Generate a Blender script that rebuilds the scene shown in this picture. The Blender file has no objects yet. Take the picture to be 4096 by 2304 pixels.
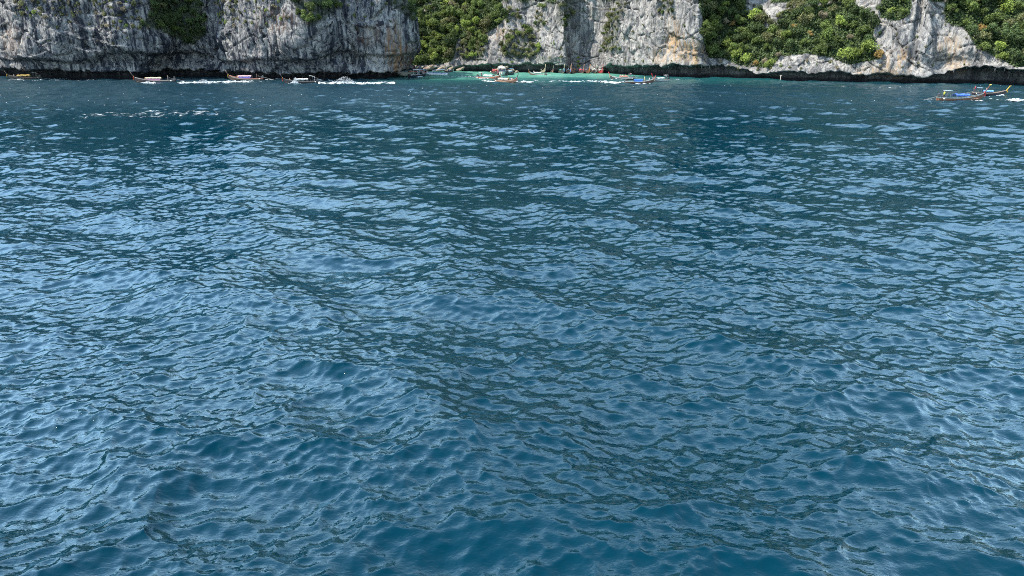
import bpy, bmesh, math, random
import numpy as np
from mathutils import Vector, Matrix

# ------------------------------------------------------------------ camera, sky, sun, exposure
sc = bpy.context.scene
COL = sc.collection
FPX = 2850.0                       # focal length in pixels of the 4096 px wide photograph
PITCH = math.atan((1152 - 160) / FPX)
EYE = 12.0                         # the photographer stands 12 m above the water

cam_d = bpy.data.cameras.new('camera')
cam_d.sensor_width = 36.0
cam_d.lens = 36.0 * FPX / 4096.0
cam_d.clip_start = 0.1
cam_d.clip_end = 6000.0
cam = bpy.data.objects.new('camera', cam_d)
cam.location = (0, 0, EYE)
cam.rotation_euler = (math.pi / 2 - PITCH, 0, 0)
COL.objects.link(cam)
sc.camera = cam

SUN_AZ = math.radians(-108.0)      # bearing from +Y towards +X: the sun stands left and a little behind
SUN_EL = math.radians(51.0)
world = bpy.data.worlds.new('World')
sc.world = world
world.use_nodes = True
wn = world.node_tree.nodes
wl = world.node_tree.links
sky = wn.new('ShaderNodeTexSky')
sky.sky_type = 'NISHITA'
sky.sun_disc = False
sky.sun_elevation = SUN_EL
sky.sun_rotation = SUN_AZ
sky.air_density = 1.2
sky.dust_density = 0.2
sky.ozone_density = 1.0
bg = wn['Background']
bg.inputs['Strength'].default_value = 0.135
# thin, slightly uneven high haze: its veil thickens towards the horizon with the longer path through it
wtc = wn.new('ShaderNodeTexCoord'); wsep = wn.new('ShaderNodeSeparateXYZ'); wl.new(wtc.outputs['Generated'], wsep.inputs[0])
def wmath(op, a, b=None):
    q = wn.new('ShaderNodeMath'); q.operation = op
    for i, v in enumerate((a, b)):
        if v is None: continue
        if isinstance(v, (int, float)): q.inputs[i].default_value = v
        else: wl.new(v, q.inputs[i])
    return q.outputs[0]
wz = wmath('MAXIMUM', wsep.outputs[2], 0.05)
wpl = wn.new('ShaderNodeVectorMath'); wpl.operation = 'DIVIDE'; wl.new(wtc.outputs['Generated'], wpl.inputs[0])
wcomb = wn.new('ShaderNodeCombineXYZ'); [wl.new(wz, wcomb.inputs[i]) for i in range(3)]; wl.new(wcomb.outputs[0], wpl.inputs[1])
wno = wn.new('ShaderNodeTexNoise'); wno.inputs['Scale'].default_value = 1.1; wno.inputs['Detail'].default_value = 5; wl.new(wpl.outputs[0], wno.inputs['Vector'])
wtau = wmath('MULTIPLY', wmath('SUBTRACT', wno.outputs['Fac'], 0.10), 0.27)
wop = wmath('SUBTRACT', 1.0, wmath('EXPONENT', wmath('MULTIPLY', wmath('DIVIDE', wmath('MAXIMUM', wtau, 0.02), wz), -1.0)))
wmx = wn.new('ShaderNodeMix'); wmx.data_type = 'RGBA'; wl.new(wop, wmx.inputs[0]); wl.new(sky.outputs['Color'], wmx.inputs[6]); wmx.inputs[7].default_value = (5.6, 7.1, 7.5, 1)
wl.new(wmx.outputs[2], bg.inputs['Color'])

sun_d = bpy.data.lights.new('sun', 'SUN')
sun_d.energy = 2.75
sun_d.angle = math.radians(0.53)
sun_d.color = (1.0, 0.93, 0.82)
sun = bpy.data.objects.new('sun', sun_d)
to_sun = Vector((math.sin(SUN_AZ) * math.cos(SUN_EL), math.cos(SUN_AZ) * math.cos(SUN_EL), math.sin(SUN_EL)))
sun.rotation_euler = to_sun.to_track_quat('Z', 'Y').to_euler()
sun.location = (-60, -30, 120)
COL.objects.link(sun)

vs = sc.view_settings
vs.view_transform = 'Standard'
vs.look = 'None'
vs.exposure = 1.55
vs.gamma = 1.0
vs.use_curve_mapping = False
sc.cycles.max_bounces = 5
sc.cycles.diffuse_bounces = 2
sc.cycles.glossy_bounces = 3
sc.cycles.transparent_max_bounces = 4
sc.cycles.caustics_reflective = False
sc.cycles.caustics_refractive = False
sc.cycles.pixel_filter_type = 'BLACKMAN_HARRIS'
sc.cycles.filter_width = 1.0
sc.cycles.use_denoising = False
sc.cycles.denoiser = 'OPENIMAGEDENOISE'
sc.cycles.denoising_input_passes = 'RGB_ALBEDO_NORMAL'
sc.cycles.denoising_prefilter = 'ACCURATE'

# ------------------------------------------------------------------ small helpers
def shore(px, py):
    """Ground point on the water for a bearing/depression read from the photograph (4096 px units)."""
    a = PITCH + math.atan((py - 1152) / FPX)
    Y = EYE / math.tan(a)
    depth = Y * math.cos(PITCH) + EYE * math.sin(PITCH)
    return ((px - 2048) / FPX * depth, Y)

def project(P):
    """World points (n,3) -> photograph pixels."""
    c, s = math.cos(PITCH), math.sin(PITCH)
    y = P[:, 1]; z = P[:, 2] - EYE
    dep = y * c - z * s
    up = y * s + z * c
    return 2048 + FPX * P[:, 0] / dep, 1152 - FPX * up / dep, dep

def smooth(a, b, x):
    t = np.clip((x - a) / (b - a), 0, 1)
    return t * t * (3 - 2 * t)

_rngs = {}
def vnoise(x, y, seed):
    """smooth 2-D gradient noise, about -1..1"""
    if seed not in _rngs:
        r = np.random.RandomState(seed)
        ang = r.rand(256) * 2 * np.pi
        _rngs[seed] = (r.permutation(256), np.cos(ang), np.sin(ang))
    p, gx, gy = _rngs[seed]
    xi = np.floor(x).astype(np.int64); yi = np.floor(y).astype(np.int64)
    fx = x - xi; fy = y - yi
    u = fx * fx * fx * (fx * (fx * 6 - 15) + 10); v = fy * fy * fy * (fy * (fy * 6 - 15) + 10)
    def g(ix, iy, dx, dy):
        k = p[(p[ix & 255] + iy) & 255]
        return gx[k] * dx + gy[k] * dy
    a = g(xi, yi, fx, fy); b = g(xi + 1, yi, fx - 1, fy)
    c = g(xi, yi + 1, fx, fy - 1); d = g(xi + 1, yi + 1, fx - 1, fy - 1)
    return (a + (b - a) * u + (c - a) * v + (a - b - c + d) * u * v) * 1.5

def fbm(x, y, seed, octaves=4, gain=0.5):
    t = 0; amp = 1.0
    for i in range(octaves):
        t = t + amp * vnoise(x * 2 ** i + 7.3 * i, y * 2 ** i + 3.1 * i, seed + i); amp *= gain
    return t

def cells(x, y, seed):
    """Worley: distance to nearest, to second nearest, id value of the nearest"""
    r = np.random.RandomState(seed); P = r.rand(64, 64, 3)
    xi = np.floor(x).astype(np.int64); yi = np.floor(y).astype(np.int64)
    d1 = np.full(x.shape, 9.0); d2 = np.full(x.shape, 9.0); idv = np.zeros(x.shape)
    for ox in (-1, 0, 1):
        for oy in (-1, 0, 1):
            q = P[(xi + ox) & 63, (yi + oy) & 63]
            d = np.hypot(xi + ox + q[..., 0] - x, yi + oy + q[..., 1] - y)
            near = d < d1
            d2 = np.where(near, d1, np.minimum(d2, d)); idv = np.where(near, q[..., 2], idv); d1 = np.where(near, d, d1)
    return d1, d2, idv

def link(o, parent=None):
    COL.objects.link(o)
    if parent is not None: o.parent = parent
    return o

def tag(o, label=None, cat=None, group=None, kind=None):
    if label: o['label'] = label
    if cat: o['category'] = cat
    if group: o['group'] = group
    if kind: o['kind'] = kind
    return o

def empty(name, loc=(0, 0, 0), rz=0.0, scale=1.0):
    o = bpy.data.objects.new(name, None)
    o.empty_display_size = 0.3
    o.location = loc; o.rotation_euler = (0, 0, rz); o.scale = (scale,) * 3
    return link(o)

def mesh_np(name, verts, faces, mats=(), smooth_shade=True, quads=True):
    """big mesh from numpy arrays; faces (n,4) or (n,3)"""
    me = bpy.data.meshes.new(name)
    k = faces.shape[1]
    me.vertices.add(len(verts)); me.vertices.foreach_set('co', np.asarray(verts, np.float32).ravel())
    me.loops.add(faces.size); me.loops.foreach_set('vertex_index', faces.astype(np.int32).ravel())
    me.polygons.add(len(faces)); me.polygons.foreach_set('loop_start', np.arange(0, faces.size, k, dtype=np.int32))
    me.polygons.foreach_set('use_smooth', np.full(len(faces), smooth_shade, bool))
    me.update(calc_edges=True)
    for m in mats: me.materials.append(m)
    return me

def grid_faces(nr, nc):
    i = np.arange(nr * nc).reshape(nr, nc)
    return np.stack([i[:-1, :-1], i[:-1, 1:], i[1:, 1:], i[1:, :-1]], -1).reshape(-1, 4)

# ------------------------------------------------------------------ material helpers
def material(name):
    m = bpy.data.materials.new(name); m.use_nodes = True
    nt = m.node_tree
    return m, nt.nodes, nt.links, nt.nodes['Principled BSDF']

def plain(name, col, rough=0.6, var=0.12, scale=6.0, bump=0.0):
    """painted or woven surface with a little uneven wear"""
    m, n, l, b = material(name)
    tc = n.new('ShaderNodeTexCoord'); no = n.new('ShaderNodeTexNoise')
    no.inputs['Scale'].default_value = scale; no.inputs['Detail'].default_value = 4
    l.new(tc.outputs['Object'], no.inputs['Vector'])
    mr = n.new('ShaderNodeMapRange'); mr.inputs[1].default_value = 0.3; mr.inputs[2].default_value = 0.7
    mr.inputs[3].default_value = 1 - var; mr.inputs[4].default_value = 1 + var
    l.new(no.outputs['Fac'], mr.inputs[0])
    mx = n.new('ShaderNodeMix'); mx.data_type = 'RGBA'; mx.blend_type = 'MULTIPLY'; mx.inputs[0].default_value = 1
    mx.inputs[6].default_value = (*col, 1); l.new(mr.outputs[0], mx.inputs[7])
    l.new(mx.outputs[2], b.inputs['Base Color'])
    b.inputs['Roughness'].default_value = rough
    if bump:
        bp = n.new('ShaderNodeBump'); bp.inputs['Distance'].default_value = bump
        l.new(no.outputs['Fac'], bp.inputs['Height']); l.new(bp.outputs[0], b.inputs['Normal'])
    return m

# ------------------------------------------------------------------ shorelines (surveyed points on the water)
HEAD_PTS = [shore(-900, 305), shore(-350, 306), shore(-60, 303), shore(160, 316), shore(560, 318), shore(700, 309), shore(880, 309),
            shore(1010, 318), shore(1260, 322), shore(1400, 316), shore(1540, 315), shore(1600, 311), shore(1612, 302), shore(1560, 290)]
HEAD_PTS += [(HEAD_PTS[-1][0] - 14, HEAD_PTS[-1][1] + 40), (HEAD_PTS[-1][0] - 60, HEAD_PTS[-1][1] + 110)]
COVE_PTS = [shore(500, 270), shore(1000, 273), shore(1380, 278), shore(1560, 281), shore(1760, 284), shore(1900, 286), shore(1990, 289), shore(2130, 289.5), shore(2262, 293),
            shore(2284, 290.5), shore(2296, 289.5), shore(2390, 291), shore(2440, 296), shore(2560, 302), shore(2700, 308), shore(2790, 311), shore(2850, 309),
            shore(3000, 314), shore(3150, 321), shore(3400, 327), shore(3560, 332), shore(3680, 335), shore(3760, 333), shore(3900, 335),
            shore(4096, 342), shore(4400, 350), shore(5000, 368), shore(5800, 390)]

def polyline(pts, step, sm=3.0):
    P = np.array(pts, float)
    L = np.concatenate([[0], np.cumsum(np.hypot(*np.diff(P, axis=0).T))])
    s = np.arange(0, L[-1], step)
    X = np.interp(s, L, P[:, 0]); Y = np.interp(s, L, P[:, 1])
    k = int(sm / step); ker = np.hanning(2 * k + 3)[1:-1]; ker /= ker.sum()
    pad = lambda a: np.concatenate([2 * a[0] - a[k:0:-1], a, 2 * a[-1] - a[-2:-k - 2:-1]])
    X = np.convolve(pad(X), ker, 'valid'); Y = np.convolve(pad(Y), ker, 'valid')
    return s, X, Y

# ------------------------------------------------------------------ the sea: a real wave surface (summed wind-wave spectra)
def wave_tile(N, L, lam_lo, lam_hi, wind, spread, sigma, seed, chop, power=4.0):
    r = np.random.RandomState(seed)
    k1 = 2 * np.pi * np.fft.fftfreq(N, L / N)
    kx, ky = np.meshgrid(k1, k1, indexing='ij')
    k = np.hypot(kx, ky); k[0, 0] = 1
    cosw = (kx * math.cos(wind) + ky * math.sin(wind)) / k
    Pk = k ** -power * (spread + (1 - spread) * cosw ** 2)
    lam = 2 * np.pi / k
    Pk *= smooth(lam_lo * 0.8, lam_lo * 1.2, lam) * (1 - smooth(lam_hi * 0.8, lam_hi * 1.3, lam)); Pk[0, 0] = 0
    H = (r.randn(N, N) + 1j * r.randn(N, N)) * np.sqrt(Pk)
    h = np.fft.ifft2(H).real; f = sigma / h.std()
    dx = np.fft.ifft2(1j * kx / k * H).real * f * chop; dy = np.fft.ifft2(1j * ky / k * H).real * f * chop
    return (h * f).astype(np.float32), dx.astype(np.float32), dy.astype(np.float32), L, N

def sample_tile(t, x, y, rot):
    h, dx, dy, L, N = t
    c, s = math.cos(rot), math.sin(rot)
    u = ((x * c + y * s) / L * N) % N; v = ((-x * s + y * c) / L * N) % N
    i = u.astype(np.int32); j = v.astype(np.int32); fu = (u - i).astype(np.float32); fv = (v - j).astype(np.float32)
    i %= N; j %= N; i2 = (i + 1) % N; j2 = (j + 1) % N
    out = []
    for a in (h, dx, dy):
        out.append(a[i, j] * (1 - fu) * (1 - fv) + a[i2, j] * fu * (1 - fv) + a[i, j2] * (1 - fu) * fv + a[i2, j2] * fu * fv)
    H, A, B = out
    return H, A * c - B * s, A * s + B * c

TILES = [(wave_tile(2048, 71.0, 2.4, 14.0, math.radians(62), 0.2, 0.140, 3, 1.0, 3.8), 0.0, 1),
         (wave_tile(1024, 26.3, 0.38, 2.4, math.radians(70), 0.35, 0.033, 5, 1.0, 3.2), 0.47, 2),
         (wave_tile(1024, 9.1, 0.13, 0.45, math.radians(80), 0.4, 0.0068, 8, 1.0, 3.5), -0.71, 3)]

def calm(x, y):
    """waves die down in the lee of the headland and inside the cove"""
    return 1 - 0.35 * smooth(235, 290, y)

def sea_at(x, y, spacing=None):
    x = np.asarray(x, float); y = np.asarray(y, float)
    z = np.zeros(x.shape); ox = np.zeros(x.shape); oy = np.zeros(x.shape); cm = calm(x, y)
    gust = 0.75 + 0.5 * smooth(-0.5, 0.6, vnoise(x / 31, y / 43, 77))
    fine = 0.30 + 0.95 * smooth(-0.55, 0.65, vnoise(x / 5.3 + 0.4 * y / 5.3, y / 3.4, 78) + 0.6 * vnoise(x / 15, y / 11, 79))
    for t, rot, lev in TILES:
        H, A, B = sample_tile(t, x, y, rot)
        w = cm * (1.0, gust, gust * fine)[lev - 1]
        if spacing is not None:
            lam = {1: 2.4, 2: 0.5, 3: 0.16}[lev]
            w = w * (1 - smooth((1.0, 2.0, 2.2)[lev - 1] * lam, (2.2, 5.0, 5.5)[lev - 1] * lam, spacing))
        z = z + H * w; ox = ox + A * w; oy = oy + B * w
    return z, ox, oy

rows = [9.0]
while rows[-1] < 325:
    Y = rows[-1]
    rows.append(Y + float(np.interp(Y, [9, 13, 34, 83, 150, 320], [0.055, 0.055, 0.092, 0.19, 0.37, 0.6])))
rows = np.array(rows)
back = [-1500, -400, -120, -40, -10, 0, 5]; far = [340, 400, 600, 1500]
ys = np.concatenate([back, rows, far])
NC = 810
u = np.linspace(-1, 1, NC); u = np.concatenate([[-40, -8, -2.5, -1.3], u, [1.3, 2.5, 8, 40]])
half = 0.755 * np.clip(ys, 9, 330) + 13
GX = u[None, :] * half[:, None]; GY = np.repeat(ys[:, None], len(u), 1)
inner = ((np.abs(u) <= 1)[None, :] & ((ys >= 9) & (ys < 326))[:, None]).astype(float)
spc = np.maximum(np.gradient(ys)[:, None], (2 * half / NC)[:, None]) * np.ones_like(GX)
Z, OX, OY = sea_at(GX, GY, np.where(inner > 0, spc, 50.0))
inner = inner * (1 - smooth(0.94, 1.0, np.abs(u)))[None, :]
V = np.stack([GX + OX * inner, GY + OY * inner, Z * inner], -1).reshape(-1, 3)

# how shallow the sandy cove is (1 = pale sand close below) and the strip along the right-hand cliff
nz = vnoise(GX / 26, GY / 9, 21) * 10 + vnoise(GX / 9, GY / 4, 22) * 4
sh = smooth(232, 272, GY + 1.3 * nz) * (0.82 + 0.25 * vnoise(GX / 7, GY / 5, 23)) * smooth(-46, -22, GX + nz) * (1 - smooth(36, 54, GX - (GY - 270) * 0.3 + nz))
mid = smooth(200, 240, GY + nz * 0.8) * smooth(-60, -20, GX) * (1 - smooth(60, 100, GX))
s_, cx_, cy_ = polyline(COVE_PTS[11:], 4.0)
msk = (GY > 150)
dmin = np.full(GX.shape, 99.0)
gx, gy = GX[msk], GY[msk]; dd = np.full(gx.shape, 99.0)
for a, b in zip(cx_, cy_):
    np.minimum(dd, np.hypot(gx - a, gy - b), out=dd)
dmin[msk] = dd
strip = (1 - smooth(4, 24, dmin + nz * 0.4)) * smooth(40, 60, GX) * (1 - 0.75 * smooth(75, 100, GX))
attr = np.stack([sh, np.maximum(mid * 0.8, strip * 0.75), smooth(0.15, 0.40, spc), np.ones_like(sh)], -1).reshape(-1, 4)

m, n, l, b = material('sea_water')
at = n.new('ShaderNodeVertexColor'); at.layer_name = 'shallow'
sep = n.new('ShaderNodeSeparateColor'); l.new(at.outputs['Color'], sep.inputs[0])
def mixc(n, l, fac, a, bcol):
    mx = n.new('ShaderNodeMix'); mx.data_type = 'RGBA'
    if isinstance(fac, (int, float)): mx.inputs[0].default_value = fac
    else: l.new(fac, mx.inputs[0])
    for idx, c in ((6, a), (7, bcol)):
        if isinstance(c, tuple): mx.inputs[idx].default_value = (*c, 1)
        else: l.new(c, mx.inputs[idx])
    return mx.outputs[2]
DEEP = (0.0001, 0.0215, 0.0365); TEAL = (0.003, 0.075, 0.075); SAND = (0.12, 0.36, 0.265)
c1 = mixc(n, l, sep.outputs[1], DEEP, TEAL)
c2 = mixc(n, l, sep.outputs[0], c1, SAND)
n.remove(b)
dif = n.new('ShaderNodeBsdfDiffuse'); l.new(c2, dif.inputs['Color'])
glo = n.new('ShaderNodeBsdfGlossy'); rr_ = n.new('ShaderNodeMapRange'); rr_.inputs[3].default_value = 0.012; rr_.inputs[4].default_value = 0.24; l.new(sep.outputs[2], rr_.inputs[0]); l.new(rr_.outputs[0], glo.inputs['Roughness']); glo.inputs['Color'].default_value = (0.80, 0.97, 1.0, 1)
fr = n.new('ShaderNodeFresnel'); fr.inputs['IOR'].default_value = 1.333
less = n.new('ShaderNodeMath'); less.operation = 'SUBTRACT'; less.inputs[1].default_value = 0.0195; l.new(fr.outputs[0], less.inputs[0])
gain = n.new('ShaderNodeMath'); gain.operation = 'MULTIPLY'; gain.use_clamp = True; gain.inputs[1].default_value = 5.2; l.new(less.outputs[0], gain.inputs[0])
cap = n.new('ShaderNodeMath'); cap.operation = 'MINIMUM'; cap.inputs[1].default_value = 0.38; l.new(gain.outputs[0], cap.inputs[0])
ms = n.new('ShaderNodeMixShader'); l.new(cap.outputs[0], ms.inputs[0]); l.new(dif.outputs[0], ms.inputs[1]); l.new(glo.outputs[0], ms.inputs[2])
l.new(ms.outputs[0], n['Material Output'].inputs['Surface'])
tc = n.new('ShaderNodeTexCoord'); mp = n.new('ShaderNodeMapping'); mp.inputs['Scale'].default_value = (1.0, 1.6, 1.0); mp.inputs['Rotation'].default_value = (0, 0, 0.5)
l.new(tc.outputs['Object'], mp.inputs[0])
n1 = n.new('ShaderNodeTexNoise'); n1.inputs['Scale'].default_value = 5.5; n1.inputs['Detail'].default_value = 3; n1.inputs['Distortion'].default_value = 0.6
l.new(mp.outputs[0], n1.inputs['Vector'])
bp = n.new('ShaderNodeBump'); bp.inputs['Distance'].default_value = 0.03; bp.inputs['Strength'].default_value = 0.5
l.new(n1.outputs['Fac'], bp.inputs['Height'])
for q in (dif, glo, fr): l.new(bp.outputs[0], q.inputs['Normal'])
SEA_MAT = m
me = mesh_np('sea', V, grid_faces(len(ys), len(u)), [m])
ca = me.color_attributes.new('shallow', 'FLOAT_COLOR', 'POINT'); ca.data.foreach_set('color', attr.astype(np.float32).ravel())
tag(link(bpy.data.objects.new('sea', me)), kind='structure')
print('sea', len(V))

# ------------------------------------------------------------------ cliffs
def rock_material(name, pale, mid, dark, streak, orange):
    m, n, l, b = material(name)
    tc = n.new('ShaderNodeTexCoord')
    def noise(scale, vec=(1, 1, 1), detail=5, rough=0.6, dist=0.0):
        mp = n.new('ShaderNodeMapping'); mp.inputs['Scale'].default_value = vec; l.new(tc.outputs['Object'], mp.inputs[0])
        no = n.new('ShaderNodeTexNoise'); no.inputs['Scale'].default_value = scale; no.inputs['Detail'].default_value = detail
        no.inputs['Roughness'].default_value = rough; no.inputs['Distortion'].default_value = dist
        l.new(mp.outputs[0], no.inputs['Vector']); return no.outputs['Fac']
    def rng(x, a, c, lo=0.0, hi=1.0):
        r = n.new('ShaderNodeMapRange'); r.interpolation_type = 'SMOOTHSTEP'
        l.new(x, r.inputs[0])
        for i, v in zip((1, 2, 3, 4), (a, c, lo, hi)): r.inputs[i].default_value = v
        return r.outputs[0]
    def mul(a, c):
        q = n.new('ShaderNodeMath'); q.operation = 'MULTIPLY'; l.new(a, q.inputs[0])
        if isinstance(c, float): q.inputs[1].default_value = c
        else: l.new(c, q.inputs[1])
        return q.outputs[0]
    at = n.new('ShaderNodeVertexColor'); at.layer_name = 'rock'
    sp = n.new('ShaderNodeSeparateColor'); l.new(at.outputs['Color'], sp.inputs[0])
    blot = noise(0.13, detail=5)
    fine = noise(0.9, (1, 1, 0.55), detail=6, rough=0.7)
    vert = noise(1.2, (1, 1, 0.09), detail=5, rough=0.65, dist=0.35)
    vert2 = noise(0.42, (1, 1, 0.16), detail=5, rough=0.6, dist=0.9)
    crack = noise(0.33, (1, 1, 0.75), detail=3, rough=0.55, dist=1.6)
    ab = n.new('ShaderNodeMath'); ab.operation = 'SUBTRACT'; l.new(crack, ab.inputs[0]); ab.inputs[1].default_value = 0.5
    ab2 = n.new('ShaderNodeMath'); ab2.operation = 'ABSOLUTE'; l.new(ab.outputs[0], ab2.inputs[0])
    c = mixc(n, l, rng(fine, 0.37, 0.65), mid, pale)
    c = mixc(n, l, mul(rng(blot, 0.46, 0.58), 0.7), c, mid)
    c = mixc(n, l, mul(rng(vert2, 0.44, 0.36), 0.75), c, pale)
    c = mixc(n, l, mul(rng(vert2, 0.52, 0.59), streak), c, dark)
    c = mixc(n, l, mul(rng(vert, 0.51, 0.58), mul(rng(blot, 0.36, 0.52), streak)), c, dark)
    c = mixc(n, l, mul(rng(ab2.outputs[0], 0.022, 0.006), 0.8), c, dark)
    # iron-stained tongues
    c = mixc(n, l, mul(mul(sp.outputs[0], 0.8), rng(vert, 0.42, 0.56)), c, orange)
    # thin soil and moss where things grow
    c = mixc(n, l, mul(sp.outputs[1], rng(fine, 0.10, 0.30)), c, (0.016, 0.026, 0.010))
    # black tidal algae, plus shade painted into the notch up to the lip
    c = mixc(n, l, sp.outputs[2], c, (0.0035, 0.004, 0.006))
    l.new(c, b.inputs['Base Color'])
    b.inputs['Roughness'].default_value = 0.92
    b.inputs['Specular IOR Level'].default_value = 0.2
    bp = n.new('ShaderNodeBump'); bp.inputs['Distance'].default_value = 0.35; bp.inputs['Strength'].default_value = 0.9
    ad = n.new('ShaderNodeMath'); ad.operation = 'ADD'; l.new(fine, ad.inputs[0]); l.new(vert, ad.inputs[1])
    l.new(ad.outputs[0], bp.inputs['Height']); l.new(bp.outputs[0], b.inputs['Normal'])
    return m

def cliff(name, pts, mat, behind, black, lip_fn, depth_fn, lean_fn, top_fn, bulge_fn, stain_fn, seed, flute=1.0, step=0.36):
    s, X, Y = polyline(pts, step, max(2.6, 3 * step))
    tx, ty = np.gradient(X), np.gradient(Y); q = np.hypot(tx, ty); tx /= q; ty /= q
    nx, ny = ty, -tx                                     # towards the water (the line runs left to right)
    k = 15; ker = np.hanning(2 * k + 1); ker /= ker.sum()
    pad = lambda a: np.concatenate([np.full(k, a[0]), a, np.full(k, a[-1])])
    nx = np.convolve(pad(nx), ker, 'valid'); ny = np.convolve(pad(ny), ker, 'valid'); q = np.hypot(nx, ny); nx /= q; ny /= q
    hs = np.concatenate([np.arange(-1.6, 6.0, 0.24), np.arange(6.0, 31.0, 0.36), 31 + 1.2 ** np.arange(0, 22) * 0.5])
    tops = top_fn(X, Y)
    hn = np.interp(hs, [hs[0], 31.0, hs[-1]], [hs[0], 31.0, 100.0])
    S, Hh = np.meshgrid(s, hn, indexing='xy')
    PX = 2048 + FPX * X / (Y * math.cos(PITCH)) ; PXg = np.repeat(PX[None, :], len(hn), 0)
    T = np.repeat(tops[None, :], len(hn), 0)
    Hh = np.where(Hh > 31, np.minimum(31 + (Hh - 31) * (T - 31) / 69.0, T), Hh)
    Hh = np.where(T < 31, np.minimum(Hh, T + (Hh - T) * 0.04), Hh)
    lip = lip_fn(PXg) + 0.7 * vnoise(S / 4.1, S * 0 + 1.5, seed + 30) + 0.45 * vnoise(S / 1.3, S * 0 + 5.5, seed + 31)
    lip = np.maximum(lip, 0.5)
    dep = depth_fn(PXg)
    warp = fbm(S / 14, Hh / 14, seed + 40, 2) * 3
    big = fbm(S / 22, Hh / 30, seed, 3) * 1.5
    midn = fbm((S + warp) / 7.5, Hh / 11, seed + 5, 3) * 0.7
    act = smooth(-0.5, 0.5, vnoise(S / 17, Hh / 13, seed + 15))                 # some faces are smooth, others fluted
    act2 = smooth(-0.4, 0.5, vnoise(S / 12 + 9, Hh / 9, seed + 16))
    rid = lambda v: 1 - np.sqrt(np.abs(v) + 1e-4)
    fl = -0.95 * rid(vnoise((S + warp) / 5.2, Hh / 34, seed + 17)) - (0.25 + 0.65 * act) * 0.62 * rid(vnoise((S + warp * 0.8 + 0.15 * Hh) / 2.1, Hh / 15, seed + 10))
    fl = fl - (0.2 + 0.8 * act) * 0.3 * rid(vnoise((S + warp * 0.6 + 0.1 * Hh) / 0.95, Hh / 7, seed + 11))
    d1, d2, idv = cells((S + warp * 0.8) / 4.6, (Hh + 0.45 * S + warp) / 5.2, seed + 12)
    blk = (idv - 0.5) * 1.3 - 0.9 * (1 - smooth(0.0, 0.09, d2 - d1))
    d1, d2, idv = cells((S - warp * 0.4) / 1.5, (Hh + 0.3 * S) / 1.1, seed + 13)
    blk2 = ((idv - 0.5) * 0.30 - 0.25 * (1 - smooth(0.0, 0.16, d2 - d1))) * act2
    bed = (Hh + 0.30 * S + warp * 1.4) / 5.3
    frb = bed - np.floor(bed)
    ledge = (frb - 0.5) * 0.8 * (0.3 + act2) - 0.8 * (1 - smooth(0.0, 0.06, frb)) * smooth(0.0, 0.5, vnoise(S / 9, Hh / 3, seed + 18))
    rough = big + midn + flute * fl + blk + blk2 + ledge + fbm(S / 0.9, Hh / 1.3, seed + 20, 2) * 0.1
    up = np.maximum(Hh - lip, 0)
    above = smooth(0, 1.0, up)
    off = bulge_fn(PXg, Hh) - lean_fn(PXg, Hh) * (np.minimum(up, 40) + 0.45 * np.maximum(up - 40, 0)) + rough * (0.35 + 0.65 * smooth(0, 3, up)) + 1.1 * smooth(0, 6, up) * 0
    # the notch that the sea has cut: roof just under the lip, back wall, dark water below
    inn = smooth(-0.9, 0.05, Hh - lip)
    wall_in = -dep + 0.5 * midn + 0.35 * fbm(S / 2.0, Hh / 1.2, seed + 50, 3)
    off = np.where(Hh < lip, wall_in + (off - wall_in) * inn ** 2, off)
    off = off - smooth(0.72, 1.0, Hh / np.maximum(T, 1)) ** 2 * 22
    P = np.stack([X[None] + nx[None] * (off + dep * 0.55), Y[None] + ny[None] * (off + dep * 0.55), Hh], -1)
    # a closed back: one more row far behind the top
    bk = P[-1:].copy(); far_, hi_ = behind
    bk[..., 0] -= nx[None] * far_; bk[..., 1] -= ny[None] * far_; bk[..., 2] = hi_(X)[None]
    P = np.concatenate([P, bk], 0)
    R, C = P.shape[:2]
    me = mesh_np(name, P.reshape(-1, 3), grid_faces(R, C), [mat])
    px, py, dp = project(P.reshape(-1, 3))
    px = px.reshape(R, C); py = py.reshape(R, C)
    col = np.zeros((R, C, 4)); col[..., 3] = 1
    Sg = np.concatenate([S, S[-1:]], 0); Hg = P[..., 2]
    col[..., 0] = np.clip(stain_fn(px, py) * smooth(-0.3, 0.3, vnoise(Sg / 2.5, Hg / 5, seed + 60) + 0.35), 0, 1)
    col[..., 1] = smooth(24.5, 29, Hg + 2.5 * vnoise(Sg / 6, Hg / 6, seed + 62)) * smooth(-0.95, -0.45, vnoise(Sg / 9, Hg / 9, seed + 63))
    lipg = np.concatenate([lip, lip[-1:]], 0)
    tide_shade = np.clip(1 - smooth(-1.0, 0.15, Hg - lipg + 0.25 * vnoise(Sg / 0.8, Hg, seed + 61)), 0, 1)
    col[..., 2] = tide_shade * (black + (0.97 - black) * (1 - smooth(0.5, 1.7, Hg + 0.5 * vnoise(Sg / 3, Hg, seed + 64))))  # algae close to the water, painted shade higher in the notch
    return dict(me=me, P=P, S=Sg, H=Hg, px=px, py=py, col=col, nx=nx, ny=ny, lip=lip[0], X=X, Y=Y, dep=dep[0], name=name)

def blob(px, py, cx, cy, rx, ry):
    return np.clip(1.3 - ((px - cx) / rx) ** 2 - ((py - cy) / ry) ** 2, 0, 1)

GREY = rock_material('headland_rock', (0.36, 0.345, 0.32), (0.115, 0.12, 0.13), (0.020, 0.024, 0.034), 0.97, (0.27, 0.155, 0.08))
PALE = rock_material('pale_limestone', (0.37, 0.35, 0.32), (0.20, 0.195, 0.188), (0.05, 0.053, 0.058), 0.7, (0.42, 0.28, 0.15))

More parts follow.
